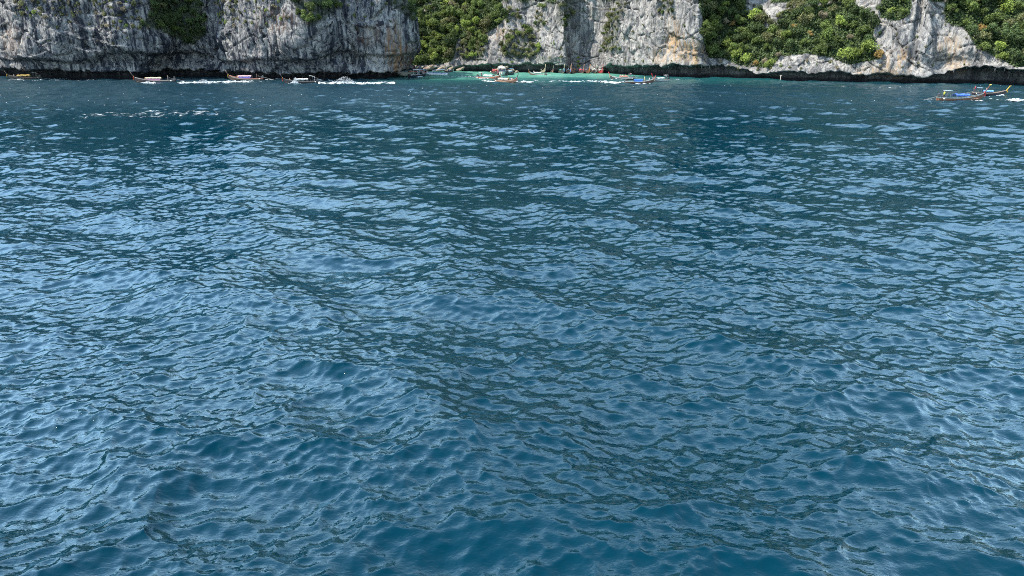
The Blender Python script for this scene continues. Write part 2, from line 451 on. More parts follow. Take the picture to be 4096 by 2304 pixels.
def head_bulge(px, h):
    b = np.interp(px, [-900, 0, 160, 400, 560, 620, 760, 900, 1080, 1250, 1330, 1480, 1600, 1660], [0, -1.0, 1.2, 1.0, 2.4, 0.4, -2.2, -1.0, 1.6, 1.8, -0.6, -0.4, 1.2, 1.2])
    wob = 1.3 * np.sin(px / 130.0) + 0.7 * np.sin(px / 47.0 + 1.0)
    belly = 0.8 * smooth(2.0, 6.0, h) + 1.7 * smooth(6.2, 7.6, h + wob) - 0.9 * smooth(12, 24, h)
    cave = -1.7 * np.exp(-((px - 560) / 330) ** 2 - ((h - 5.5) / 3.2) ** 2) - 1.4 * np.exp(-((px - 1310) / 160) ** 2 - ((h - 6.5) / 3.0) ** 2)
    return 1.7 * b * smooth(1, 8, h) + belly + cave
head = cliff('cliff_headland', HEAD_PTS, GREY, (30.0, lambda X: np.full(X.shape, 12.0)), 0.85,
             lip_fn=lambda px: np.interp(px, [-500, 0, 300, 700, 1100, 1500, 1640], [2.8, 3.0, 2.7, 2.6, 2.3, 2.2, 3.0]),
             depth_fn=lambda px: np.interp(px, [-500, 1400, 1620, 1700], [4.2, 4.0, 4.2, 3.4]),
             lean_fn=lambda px, h: 0.03 + 0.0 * px,
             top_fn=lambda X, Y: np.maximum(np.interp(X, [-200, -160, -100, -45, -30], [150, 135, 88, 40, 33]) * (1 - 0.75 * smooth(252, 275, Y)), 16),
             bulge_fn=head_bulge,
             stain_fn=lambda px, py: 0.9 * blob(px, py, 1575, 210, 40, 130) + 0.5 * blob(px, py, 1640, 230, 60, 60) + 0.35 * blob(px, py, 1470, 130, 60, 60)
                                     + 0.3 * blob(px, py, 1100, 80, 90, 60) + 0.35 * blob(px, py, 40, 160, 50, 70), seed=100, flute=1.25)

def cove_bulge(px, h):
    b = np.interp(px, [1600, 2100, 2180, 2262, 2290, 2330, 2420, 2470, 2780, 2815, 2840, 2950, 3250, 3480, 3640, 3660, 3740, 3760, 3880, 4000, 4200],
                  [0, 0, 0.5, 1.5, -1.5, -2.0, -1.0, 0.5, 1.5, 1.2, -1.6, -1.2, 0.5, 2.0, 2.3, 0.2, 1.2, -0.4, 1.6, 1.2, 0.5])
    over = 1.6 * np.exp(-((px - 3870) / 150) ** 2) * smooth(5, 9, h) - 2.6 * np.exp(-((px - 3860) / 130) ** 2 - ((h - 6.0) / 2.6) ** 2)
    return b * smooth(1, 6, h) + over
def cove_lean(px, h):
    return np.interp(px, [1300, 1900, 2050, 2260, 2300, 2420, 2480, 2790, 2830, 2900, 3300, 3420, 3520, 3760, 3850, 4000, 4400],
                     [0.55, 0.55, 0.40, 0.30, 0.10, 0.12, 0.16, 0.16, 0.60, 0.85, 0.85, 0.55, 0.38, 0.36, 0.55, 0.85, 0.9])
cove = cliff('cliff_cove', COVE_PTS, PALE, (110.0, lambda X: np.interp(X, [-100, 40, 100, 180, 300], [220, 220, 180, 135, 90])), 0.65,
             lip_fn=lambda px: np.interp(px, [1500, 1700, 1880, 2000, 2250, 2290, 2330, 2400, 2450, 2800, 2950, 3050, 3250, 3400, 3600, 3720, 3850, 4096, 4400], [1.0, 1.4, 2.6, 3.4, 3.0, 0.9, 0.8, 1.4, 3.5, 4.0, 3.6, 2.3, 2.5, 3.0, 2.0, 2.1, 4.6, 4.6, 4]),
             depth_fn=lambda px: np.interp(px, [1500, 1800, 1900, 2250, 2290, 2400, 2450, 2800, 3000, 3200, 3550, 3700, 3850, 4400], [0.6, 1.5, 3.2, 3.0, 0.6, 0.8, 3.4, 4.4, 3.6, 3.2, 2.8, 3.0, 5.5, 5.0]),
             lean_fn=cove_lean,
             top_fn=lambda X, Y: np.interp(X, [-200, -110, -20, 40, 90, 160, 260], [70, 66, 105, 140, 105, 75, 50]),
             bulge_fn=cove_bulge,
             stain_fn=lambda px, py: 0.9 * blob(px, py, 2720, 190, 60, 60) + 0.8 * blob(px, py, 2790, 220, 40, 60) + 0.45 * blob(px, py, 2660, 225, 60, 50) + 0.5 * blob(px, py, 2690, 130, 40, 60)
                                     + 0.7 * blob(px, py, 3590, 260, 60, 70) + 0.55 * blob(px, py, 3830, 250, 50, 60) + 0.5 * blob(px, py, 3790, 180, 60, 50)
                                     + 0.6 * blob(px, py, 3480, 290, 60, 25) + 0.5 * blob(px, py, 1725, 25, 30, 40) + 0.5 * blob(px, py, 2010, 140, 40, 30) + 0.3 * blob(px, py, 3420, 20, 60, 40), seed=300, flute=0.9)

# unseen cliffs added on both sides to block bright horizon sky from reflections
added_l = cliff('cliff_left_added', [(-450, -60), (-430, 20), (-385, 120), (-305, 215), (-252, 262)], GREY, (40.0, lambda X: np.full(X.shape, 130.0)), 0.95, lambda px: 2.8 + 0 * px, lambda px: 4.0 + 0 * px, lambda px, h: 0.05 + 0 * px,
                lambda X, Y: np.full(X.shape, 110.0), lambda px, h: 0 * px, lambda px, py: 0 * px, 500, 1.0, 1.6)
added_r = cliff('cliff_right_added', [(196, 168), (265, 112), (330, 40), (365, -60)], PALE, (60.0, lambda X: np.full(X.shape, 85.0)), 0.72, lambda px: 4.0 + 0 * px, lambda px: 4.0 + 0 * px, lambda px, h: 0.5 + 0 * px,
                lambda X, Y: np.full(X.shape, 60.0), lambda px, h: 0 * px, lambda px, py: 0 * px, 600, 1.0, 1.6)

# ------------------------------------------------------------------ vegetation
def inside(px, py, poly):
    r = np.zeros(px.shape, bool); j = len(poly) - 1
    for i in range(len(poly)):
        xi, yi = poly[i]; xj, yj = poly[j]
        if yi != yj:
            c = ((yi > py) != (yj > py)) & (px < (xj - xi) * (py - yi) / (yj - yi) + xi)
            r ^= c
        j = i
    return r

def leaf_material(name, a, bcol):
    m, n, l, b = material(name)
    geo = n.new('ShaderNodeNewGeometry'); oi = n.new('ShaderNodeObjectInfo')
    c = mixc(n, l, geo.outputs['Random Per Island'], a, bcol)
    mr = n.new('ShaderNodeMapRange'); mr.inputs[3].default_value = 0.95; mr.inputs[4].default_value = 2.1; l.new(oi.outputs['Random'], mr.inputs[0])
    mx = n.new('ShaderNodeMix'); mx.data_type = 'RGBA'; mx.blend_type = 'MULTIPLY'; mx.inputs[0].default_value = 1
    l.new(c, mx.inputs[6]); l.new(mr.outputs[0], mx.inputs[7])
    l.new(mx.outputs[2], b.inputs['Base Color']); b.inputs['Roughness'].default_value = 0.55; b.inputs['Specular IOR Level'].default_value = 0.25
    tr = n.new('ShaderNodeBsdfTranslucent'); l.new(mx.outputs[2], tr.inputs['Color'])
    ms = n.new('ShaderNodeMixShader'); ms.inputs[0].default_value = 0.22
    l.new(b.outputs[0], ms.inputs[1]); l.new(tr.outputs[0], ms.inputs[2]); l.new(ms.outputs[0], n['Material Output'].inputs['Surface'])
    return m
LEAF = {'dark': leaf_material('dark_leaf', (0.030, 0.048, 0.018), (0.062, 0.088, 0.030)),
        'green': leaf_material('green_leaf', (0.055, 0.080, 0.022), (0.115, 0.150, 0.040)),
        'bright': leaf_material('bright_leaf', (0.100, 0.140, 0.028), (0.190, 0.230, 0.055)),
        'olive': leaf_material('olive_leaf', (0.075, 0.082, 0.034), (0.150, 0.150, 0.065)),
        'dry': leaf_material('dry_twig', (0.12, 0.105, 0.07), (0.21, 0.18, 0.115)),
        'orange': leaf_material('orange_leaf', (0.16, 0.105, 0.035), (0.27, 0.18, 0.06))}
BARK = plain('bark', (0.13, 0.105, 0.085), 0.9, 0.3, 3.0)

def crown_mesh(seed, n_leaf, flat=0.75, lobes=8, leaf=(0.085, 0.17)):
    r = np.random.RandomState(seed)
    cen = r.randn(lobes, 3); cen /= np.linalg.norm(cen, axis=1)[:, None]
    cen *= (0.25 + 0.60 * r.rand(lobes))[:, None]; cen[:, 2] *= flat; cen[0] *= 0.2
    rad = 0.17 + 0.30 * r.rand(lobes)
    li = r.randint(0, lobes, n_leaf)
    d = r.randn(n_leaf, 3); d[:, 2] += 0.35; d /= np.linalg.norm(d, axis=1)[:, None]
    pos = cen[li] + d * (rad[li] * (0.62 + 0.42 * r.rand(n_leaf) + 0.35 * r.rand(n_leaf) ** 8))[:, None]
    nrm = d + 0.55 * r.randn(n_leaf, 3); nrm /= np.linalg.norm(nrm, axis=1)[:, None]
    t = np.cross(nrm, r.randn(n_leaf, 3)); t /= np.linalg.norm(t, axis=1)[:, None]; bt = np.cross(nrm, t)
    sz = (leaf[0] + (leaf[1] - leaf[0]) * r.rand(n_leaf))[:, None] * 0.5
    V = np.stack([pos + t * sz * 1.25, pos + bt * sz * 0.75 + nrm * sz * 0.2, pos - t * sz * 1.25, pos - bt * sz * 0.75 + nrm * sz * 0.2], 1).reshape(-1, 3)
    return mesh_np('crown', V, np.arange(n_leaf * 4).reshape(-1, 4), [LEAF['green']], smooth_shade=False)
CROWNS = [crown_mesh(40 + i, 1300, 0.62 + 0.1 * (i % 4), 8 + i % 5) for i in range(9)]
TUFTS = [crown_mesh(80 + i, 260, 0.8, 5, (0.14, 0.3)) for i in range(5)]

def trunk_mesh(seed):
    """leaning tapered trunk with three limbs, from the root (0,0,0) to the crown centre (0,0,1)"""
    r = random.Random(seed); V = []; F = []
    def limb(a, bend, c, r0, r1, k=5, n=4):
        base = len(V)
        for i in range(n + 1):
            t = i / n; p = a.lerp(c, t) + bend * (4 * t * (1 - t)); rr = r0 + (r1 - r0) * t
            for q in range(k):
                ang = 2 * math.pi * q / k; V.append((p.x + rr * math.cos(ang), p.y + rr * math.sin(ang), p.z))
        for i in range(n):
            for q in range(k):
                q2 = (q + 1) % k; F.append((base + i * k + q, base + i * k + q2, base + (i + 1) * k + q2, base + (i + 1) * k + q))
    limb(Vector((0, 0, -0.25)), Vector((r.uniform(-.06, .06), r.uniform(-.06, .06), 0)), Vector((0, 0, 1)), 0.06, 0.025)
    for i in range(3):
        ang = r.uniform(0, 6.28); limb(Vector((0, 0, 0.5 + 0.1 * i)), Vector((0, 0, -0.04)), Vector((0.38 * math.cos(ang), 0.38 * math.sin(ang), 1.0 + 0.1 * i)), 0.03, 0.01, 4, 3)
    me = bpy.data.meshes.new('trunk'); me.from_pydata(V, [], F); me.materials.append(BARK)
    me.polygons.foreach_set('use_smooth', [True] * len(me.polygons)); return me
TRUNKS = [trunk_mesh(i) for i in range(4)]

vr = random.Random(11)
def colour(o, key):
    o.material_slots[0].link = 'OBJECT'; o.material_slots[0].material = LEAF[key]

def add_tree(pos, out, R, key, label, group, kind='tree', tall=1.0):
    """root in the rock at pos; crown hangs out from the face and up towards the light"""
    t = empty(kind, pos); t.rotation_euler = (0, 0, vr.uniform(0, 6.28))
    tag(t, label, 'tree' if kind == 'tree' else 'bush', group)
    c = Vector((out[0] * R * 0.55, out[1] * R * 0.55, R * 0.75 * tall)); c.rotate(Matrix.Rotation(-t.rotation_euler.z, 3, 'Z'))
    tr = link(bpy.data.objects.new('trunk', vr.choice(TRUNKS)), t)
    tr.rotation_euler = c.to_track_quat('Z', 'X').to_euler(); tr.scale = (c.length * 1.0, c.length * 1.0, c.length)
    cr = link(bpy.data.objects.new('crown', vr.choice(CROWNS)), t)
    cr.location = c; cr.rotation_euler = (vr.uniform(-.25, .25), vr.uniform(-.25, .25), vr.uniform(0, 6.28))
    cr.scale = (R * vr.uniform(.9, 1.2), R * vr.uniform(.9, 1.2), R * vr.uniform(.85, 1.15) * tall)
    colour(cr, key)
    return t

def add_tuft(pos, out, R, key, label, group):
    o = link(bpy.data.objects.new('shrub', vr.choice(TUFTS)))
    o.location = (pos[0] + out[0] * R * 0.3, pos[1] + out[1] * R * 0.3, pos[2] + R * 0.2)
    o.rotation_euler = (vr.uniform(-.4, .4), vr.uniform(-.4, .4), vr.uniform(0, 6.28)); o.scale = (R * vr.uniform(.8, 1.2), R * vr.uniform(.8, 1.2), R * vr.uniform(.8, 1.4))
    tag(o, label, 'bush', group); colour(o, key)
    return o

def spots(c, poly, gap, limit=999):
    m = inside(c['px'], c['py'], poly) & (c['H'] > 1.0) & (c['px'] < 4130) & (c['py'] > -18)
    if c is cove: m &= (c['px'] > 1655)
    # only faces that look towards the water and are not hidden behind something nearer
    idx = np.argwhere(m); r = np.random.RandomState(len(poly) * 7 + int(abs(poly[0][0]))); r.shuffle(idx)
    out = []; P = c['P']
    kept = np.zeros((0, 3))
    for i, j in idx:
        p = P[i, j]
        if len(kept) and (np.min(np.sum((kept - p) ** 2, 1)) < gap * gap): continue
        kept = np.vstack([kept, p]); jj = min(j, len(c['nx']) - 1)
        out.append((p, (c['nx'][jj], c['ny'][jj])))
        if len(out) >= limit: break
    return out

WORD = {'dark': 'dark green', 'green': 'green', 'bright': 'bright yellow-green', 'olive': 'dull olive', 'dry': 'dry grey-brown', 'orange': 'orange-yellow'}
def where(c, poly, p):
    """which part of its patch a plant stands in, in words"""
    xs = [q[0] for q in poly]; ys = [max(q[1], 0) for q in poly]; qx, qy, _ = project(np.array([p]))
    u_ = (float(qx[0]) - min(xs)) / (min(max(xs), 4096) - min(xs)); v_ = (float(qy[0]) - min(ys)) / max(max(ys) - min(ys), 1)
    h_ = 'left' if u_ < .2 else 'centre-left' if u_ < .4 else 'centre' if u_ < .6 else 'centre-right' if u_ < .8 else 'right'
    return ('top ' if v_ < .25 else 'upper ' if v_ < .5 else 'lower ' if v_ < .75 else 'bottom ') + h_
def wood(c, polys, gap, rad, mix, place, soil=1.0, kind='tree'):
    keys = list(mix); wts = list(mix.values())
    for poly in polys:
        m = inside(c['px'], c['py'], poly)
        c['col'][..., 1] = np.where(m, np.maximum(c['col'][..., 1], soil), c['col'][..., 1])
        for p, o in spots(c, poly, gap):
            k = vr.choices(keys, wts)[0]; w_ = where(c, poly, p)
            what, many = ('tree', 'trees') if kind == 'tree' else ('bush', 'bushes')
            add_tree(p, o, vr.uniform(*rad) * vr.choice((.65, .85, 1, 1, 1.15)) * (0.65 if k in ('orange', 'dry') else 1), k, f'{WORD[k]} {what}, {w_} of {place}', f'{WORD[k]} {many}, {w_} of {place}', kind)
def tufts(c, polys, gap, rad, mix, place, limit=999):
    keys = list(mix); wts = list(mix.values())
    for poly in polys:
        for p, o in spots(c, poly, gap, limit):
            k = vr.choices(keys, wts)[0]; w_ = where(c, poly, p)
            add_tuft(p, o, vr.uniform(*rad), k, f'small {WORD[k]} shrub, {w_} of {place}', f'small {WORD[k]} shrubs, {w_} of {place}')

SLOPE = {'dark': 3, 'green': 5, 'bright': 1.6, 'olive': 2.6, 'dry': 0.9, 'orange': 0.6}
COVEW = {'dark': 2, 'green': 5, 'bright': 2.6, 'olive': 2.0, 'dry': 0.3}
wood(cove, [[(2785, -30), (2990, -30), (2985, 40), (3060, 60), (3060, 110), (3115, 105), (3130, 40), (3360, 10), (3470, 40), (3500, 100), (3490, 180), (3520, 235), (3400, 258), (3320, 230), (3230, 215), (3120, 225), (3085, 272), (2960, 262), (2900, 235), (2835, 232), (2812, 160), (2815, 90)]],
     3.2, (2.1, 3.0), SLOPE, 'the wood right of the tall pale cliff')
wood(cove, [[(3080, 10), (3110, -30), (3360, -30), (3350, 5)]], 3.1, (2.0, 2.8), SLOPE, 'the wood right of the tall pale cliff')
wood(cove, [[(3530, -30), (3650, -30), (3640, 60), (3590, 85), (3520, 70)]], 2.6, (1.5, 2.2), {'dark': 4, 'green': 4, 'bright': 1, 'olive': 1}, 'the narrow clump between two bare rock faces')
wood(cove, [[(3640, -30), (3790, -30), (3770, 10), (3730, 5)]], 2.6, (1.2, 1.8), {'orange': 1, 'olive': 2, 'green': 2}, 'the fringe above the bare right-hand face')
wood(cove, [[(3790, -30), (4260, -30), (4260, 255), (4060, 268), (4000, 235), (3905, 190), (3870, 130), (3850, 110), (3780, 90), (3775, 40)]],
     3.2, (2.1, 3.1), {'dark': 4, 'green': 5, 'bright': 1.2, 'olive': 3, 'orange': .3}, 'the wood above the far-right sea cave')
wood(cove, [[(1630, -30), (1690, -30), (1695, 50), (1740, 40), (1740, -30), (1990, -30), (2025, 70), (1985, 110), (1945, 130), (1935, 180), (1900, 190), (1830, 150), (1815, 240), (1770, 255), (1640, 262)]],
     3.2, (2.0, 3.0), COVEW, 'the bright wood beside the dark headland')
wood(cove, [[(1850, 150), (1960, 130), (1950, 200), (1920, 240), (1840, 240)], [(2000, 200), (2040, 135), (2110, 130), (2165, 195), (2140, 240), (2030, 232)]], 2.1, (1.3, 2.1), {'green': 3, 'olive': 4, 'bright': 1},
     'a patch on the cove back wall', 0.5, 'bush')
wood(cove, [[(2020, 50), (2070, 30), (2075, 80), (2030, 90)], [(2140, 60), (2180, 30), (2175, 110), (2145, 110)], [(2225, -20), (2290, -20), (2295, 60), (2260, 110), (2230, 100)], [(2060, 120), (2100, 110), (2110, 150), (2070, 160)]], 2.2, (0.9, 1.5),
     {'green': 3, 'olive': 4, 'dark': 2}, 'a patch on the cove back wall', 0.4, 'bush')
wood(cove, [[(2470, 20), (2500, -20), (2515, 10), (2480, 70), (2470, 150), (2490, 200), (2440, 205), (2400, 215), (2420, 130), (2440, 60)]], 2.2, (0.7, 1.35),
     {'green': 2, 'olive': 5, 'bright': 1, 'dry': 1}, 'the strip left of the tall pale cliff', 0.45, 'bush')
wood(cove, [[(2625, 0), (2690, 0), (2690, 55), (2640, 60)]], 1.9, (0.9, 1.4), {'olive': 2, 'dark': 2}, 'the clump high on the pale cliff', 0.3, 'bush')
wood(head, [[(600, -30), (800, -30), (810, 60), (830, 130), (770, 180), (700, 150), (640, 120), (560, 105), (600, 60)]], 3.0, (1.6, 2.4), {'dark': 6, 'green': 1.5, 'olive': .6}, 'the shaded hollow in the headland', 0.7, 'bush')
wood(head, [[(1160, -30), (1370, -30), (1350, 30), (1300, 80), (1240, 105), (1190, 60)]], 2.7, (1.5, 2.2), {'dark': 2, 'green': 4, 'bright': 1.2}, 'the sunlit clump on the headland', 0.6)
wood(head, [[(1555, -30), (1650, -30), (1650, 90), (1620, 60), (1560, 20)]], 2.3, (1.1, 1.7), {'dark': 5, 'green': 1}, 'the growth on the headland tip', 0.6, 'bush')
tufts(head, [[(60, 0), (330, 0), (330, 60), (200, 70), (60, 60)]], 1.7, (0.6, 1.3), {'olive': 5, 'bright': 1, 'dry': 2}, 'the upper-left headland face')
tufts(head, [[(380, 0), (560, 0), (560, 110), (430, 120), (380, 60)]], 1.8, (0.6, 1.3), {'olive': 5, 'bright': 1, 'dry': 2}, 'the headland face left of the hollow')
tufts(head, [[(60, 70), (600, 110), (520, 170), (420, 180), (90, 160)]], 4.6, (0.4, 0.8), {'olive': 3, 'bright': 2, 'dry': 1}, 'the lower-left headland face')
tufts(head, [[(860, 0), (1150, 0), (1150, 90), (960, 110), (880, 90)]], 2.5, (0.6, 1.2), {'olive': 4, 'bright': 1.5, 'dry': 2}, 'the sunlit headland middle')
tufts(head, [[(1390, 20), (1460, 60), (1440, 140), (1400, 110)], [(1480, 0), (1560, 0), (1560, 90), (1500, 60)]], 3.2, (0.5, 0.9), {'olive': 3, 'bright': 1, 'dark': 1}, 'the face near the headland tip')
tufts(cove, [[(2020, 80), (2260, 80), (2260, 240), (1990, 250)]], 3.4, (0.4, 0.9), {'olive': 5, 'green': 2, 'dry': 2}, 'the rock wall behind the cove')
tufts(cove, [[(2480, 60), (2780, 60), (2790, 240), (2450, 250)]], 4.0, (0.4, 0.8), {'olive': 5, 'dry': 2, 'green': 1}, 'the tall pale cliff')
tufts(cove, [[(3400, 180), (3640, 60), (3850, 60), (3950, 230), (3800, 280), (3420, 270)]], 4.4, (0.4, 0.9), {'olive': 3, 'green': 2, 'dry': 2}, 'the bare grey face at right')
tufts(cove, [[(2860, 240), (3380, 240), (3400, 275), (2900, 285)]], 3.0, (0.6, 1.1), {'olive': 4, 'dry': 2, 'green': 2}, 'the rocky edge below the slope wood')

# low scrub filling the ground between the trees: nobody could count it
r = np.random.RandomState(9); QV = []; N = 0
for c in (cove, head):
    msk = (c['col'][..., 1] > 0.65) & (c['px'] > -60) & (c['px'] < 4200) & (c['py'] > -60) & (c['py'] < 300) & ((c['px'] > 1640) | (c is head))
    P = c['P'][msk]; rep = 2 if c is cove else 1
    idx = np.repeat(np.arange(len(P)), rep)
    base = P[idx] + r.randn(len(idx), 3) * 0.22; jj = np.clip(np.argwhere(msk)[idx, 1], 0, len(c['nx']) - 1)
    out = np.stack([c['nx'][jj], c['ny'][jj], np.full(len(jj), 0.8)], -1); out /= np.linalg.norm(out, axis=1)[:, None]
    lump = np.clip(vnoise(base[:, 0] / 2.1, base[:, 2] / 1.8, 444) + .3, 0, 1)
    base = base + out * (0.10 + 0.75 * lump * r.rand(len(idx)))[:, None]
    nrm = out + 0.7 * r.randn(len(idx), 3); nrm /= np.linalg.norm(nrm, axis=1)[:, None]
    t_ = np.cross(nrm, r.randn(len(idx), 3)); t_ /= np.linalg.norm(t_, axis=1)[:, None]; b_ = np.cross(nrm, t_); sz = (0.12 + 0.16 * r.rand(len(idx)))[:, None]
    QV.append(np.stack([base + t_ * sz * 1.3, base + b_ * sz, base - t_ * sz * 1.3, base - b_ * sz], 1).reshape(-1, 3)); N += len(idx)
print('undergrowth', N)
tag(link(bpy.data.objects.new('undergrowth', mesh_np('undergrowth', np.concatenate(QV), np.arange(N * 4).reshape(-1, 4), [LEAF['dark']], False))), 'low green scrub between the trees on the slopes', 'scrub', None, 'stuff')

# the forest that covers the island above the rock faces (nearly all of it above the picture)
r = np.random.RandomState(19); QV = []
for c, cnt in ((head, 16000), (cove, 26000), (added_l, 4000), (added_r, 3000)):
    P = c['P']; R_, C_ = P.shape[:2]; i0 = int(np.argmax(c['H'][:, 0] > 26.5)); hr = np.maximum(np.diff(c['H'][i0:, C_ // 2]), 0.3); hr = np.minimum(hr, 40)
    ri = i0 + r.choice(len(hr), cnt, p=hr / hr.sum()); ci = r.randint(0, C_ - 1, cnt); a = r.rand(cnt)[:, None]; b_ = r.rand(cnt)[:, None]
    base = (P[ri, ci] * (1 - a) + P[ri + 1, ci] * a) * (1 - b_) + (P[ri, ci + 1] * (1 - a) + P[ri + 1, ci + 1] * a) * b_
    d_ = np.stack([c['nx'][ci], c['ny'][ci], np.full(cnt, 0.6)], -1)
    lump = np.clip(vnoise(base[:, 0] / 3.1 + base[:, 1] / 5, base[:, 2] / 2.7, 445) + .4, 0, 1.3); base = base + d_ * (0.2 + 2.2 * lump * r.rand(cnt) ** .5)[:, None]
    nrm = d_ + 0.6 * r.randn(cnt, 3); nrm /= np.linalg.norm(nrm, axis=1)[:, None]; t_ = np.cross(nrm, r.randn(cnt, 3)); t_ /= np.linalg.norm(t_, axis=1)[:, None]; q_ = np.cross(nrm, t_); sz = (0.45 + 0.55 * r.rand(cnt))[:, None]
    QV.append(np.stack([base + t_ * sz * 1.2, base + q_ * sz, base - t_ * sz * 1.2, base - q_ * sz], 1).reshape(-1, 3))
QV = np.concatenate(QV)
tag(link(bpy.data.objects.new('hillside_forest', mesh_np('hillside_forest', QV, np.arange(len(QV)).reshape(-1, 4), [LEAF['dark']], False))), 'dense dark forest covering the island above the rock faces', 'forest', None, 'stuff')

CLIFF = {}
for c in (head, cove, added_l, added_r):
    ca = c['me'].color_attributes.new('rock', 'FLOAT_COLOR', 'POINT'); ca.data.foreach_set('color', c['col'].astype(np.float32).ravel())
    CLIFF[c['name']] = tag(link(bpy.data.objects.new(c['name'], c['me'])), kind='structure')

# ------------------------------------------------------------------ shape helper
class MB:
    def __init__(s): s.v = []; s.f = []; s.mi = []; s.cur = 0
    def add(s, vs, fs):
        b = len(s.v); s.v += [tuple(v) for v in vs]; s.f += [tuple(b + i for i in f) for f in fs]; s.mi += [s.cur] * len(fs); return s
    def box(s, c, d, rz=0.0, ry=0.0, taper=1.0):
        M = Matrix.Rotation(rz, 3, 'Z') @ Matrix.Rotation(ry, 3, 'Y'); vs = []
        for z in (-1, 1):
            k = taper if z > 0 else 1.0
            for x, y in ((-1, -1), (1, -1), (1, 1), (-1, 1)):
                p = M @ Vector((x * d[0] / 2 * k, y * d[1] / 2 * k, z * d[2] / 2)); vs.append((c[0] + p.x, c[1] + p.y, c[2] + p.z))
        return s.add(vs, [(3, 2, 1, 0), (4, 5, 6, 7), (0, 1, 5, 4), (1, 2, 6, 5), (2, 3, 7, 6), (3, 0, 4, 7)])
    def tube(s, pts, rad, k=6, cap=True):
        pts = [Vector(p) for p in pts]; n = len(pts); b = len(s.v); vs = []; fs = []
        rad = rad if isinstance(rad, (list, tuple)) else [rad] * n
        for i, p in enumerate(pts):
            t = (pts[min(i + 1, n - 1)] - pts[max(i - 1, 0)]).normalized()
            a = t.cross(Vector((0, 0, 1)) if abs(t.z) < .9 else Vector((1, 0, 0))).normalized(); c = t.cross(a)
            for q in range(k):
                g = 2 * math.pi * q / k; vs.append(p + (a * math.cos(g) + c * math.sin(g)) * rad[i])
        for i in range(n - 1):
            for q in range(k):
                q2 = (q + 1) % k; fs.append((i * k + q, i * k + q2, (i + 1) * k + q2, (i + 1) * k + q))
        if cap: fs += [tuple(range(k))[::-1], tuple(range((n - 1) * k, n * k))]
        return s.add(vs, fs)
    def loft(s, secs, close=False):
        n = len(secs[0]); vs = [p for q in secs for p in q]; fs = []
        for i in range(len(secs) - 1):
            for j in range(n - (0 if close else 1)):
                j2 = (j + 1) % n; fs.append((i * n + j, i * n + j2, (i + 1) * n + j2, (i + 1) * n + j))
        return s.add(vs, fs)
    def ball(s, c, r, k=8, m=5, sq=(1, 1, 1)):
        secs = []
        for i in range(m + 1):
            t = math.pi * i / m; rr = max(math.sin(t), 0.02)
            secs.append([(c[0] + r * sq[0] * rr * math.cos(2 * math.pi * j / k), c[1] + r * sq[1] * rr * math.sin(2 * math.pi * j / k), c[2] + r * sq[2] * math.cos(t)) for j in range(k)])
        return s.loft(secs, True)
    def build(s, name, mat, parent=None, sm=False):
        me = bpy.data.meshes.new(name); me.from_pydata(s.v, [], s.f)
        for m in (mat if isinstance(mat, (list, tuple)) else [mat]): me.materials.append(m)
        me.polygons.foreach_set('material_index', s.mi); me.polygons.foreach_set('use_smooth', [sm] * len(me.polygons))
        return link(bpy.data.objects.new(name, me), parent)

_mats = {}
def paint(col, rough=0.55, var=0.15):
    key = (tuple(round(c, 3) for c in col), rough)
    if key not in _mats: _mats[key] = plain('paint_%d' % len(_mats), col, rough, var, 2.5)
    return _mats[key]
WOOD = (0.075, 0.045, 0.028); BLACK = (0.012, 0.013, 0.016); WHITE = (0.62, 0.62, 0.60); CREAM = (0.55, 0.48, 0.32); NAVY = (0.012, 0.018, 0.035)
BLUE = (0.03, 0.14, 0.52); SKYB = (0.16, 0.36, 0.62); PINK = (0.60, 0.20, 0.22); RED = (0.50, 0.03, 0.03); YEL = (0.62, 0.42, 0.05); ORG = (0.62, 0.20, 0.03); TEALC = (0.12, 0.36, 0.34); GREYP = (0.25, 0.26, 0.27)
STEEL = plain('dull_steel', (0.18, 0.18, 0.18), 0.4, 0.2, 8.0)

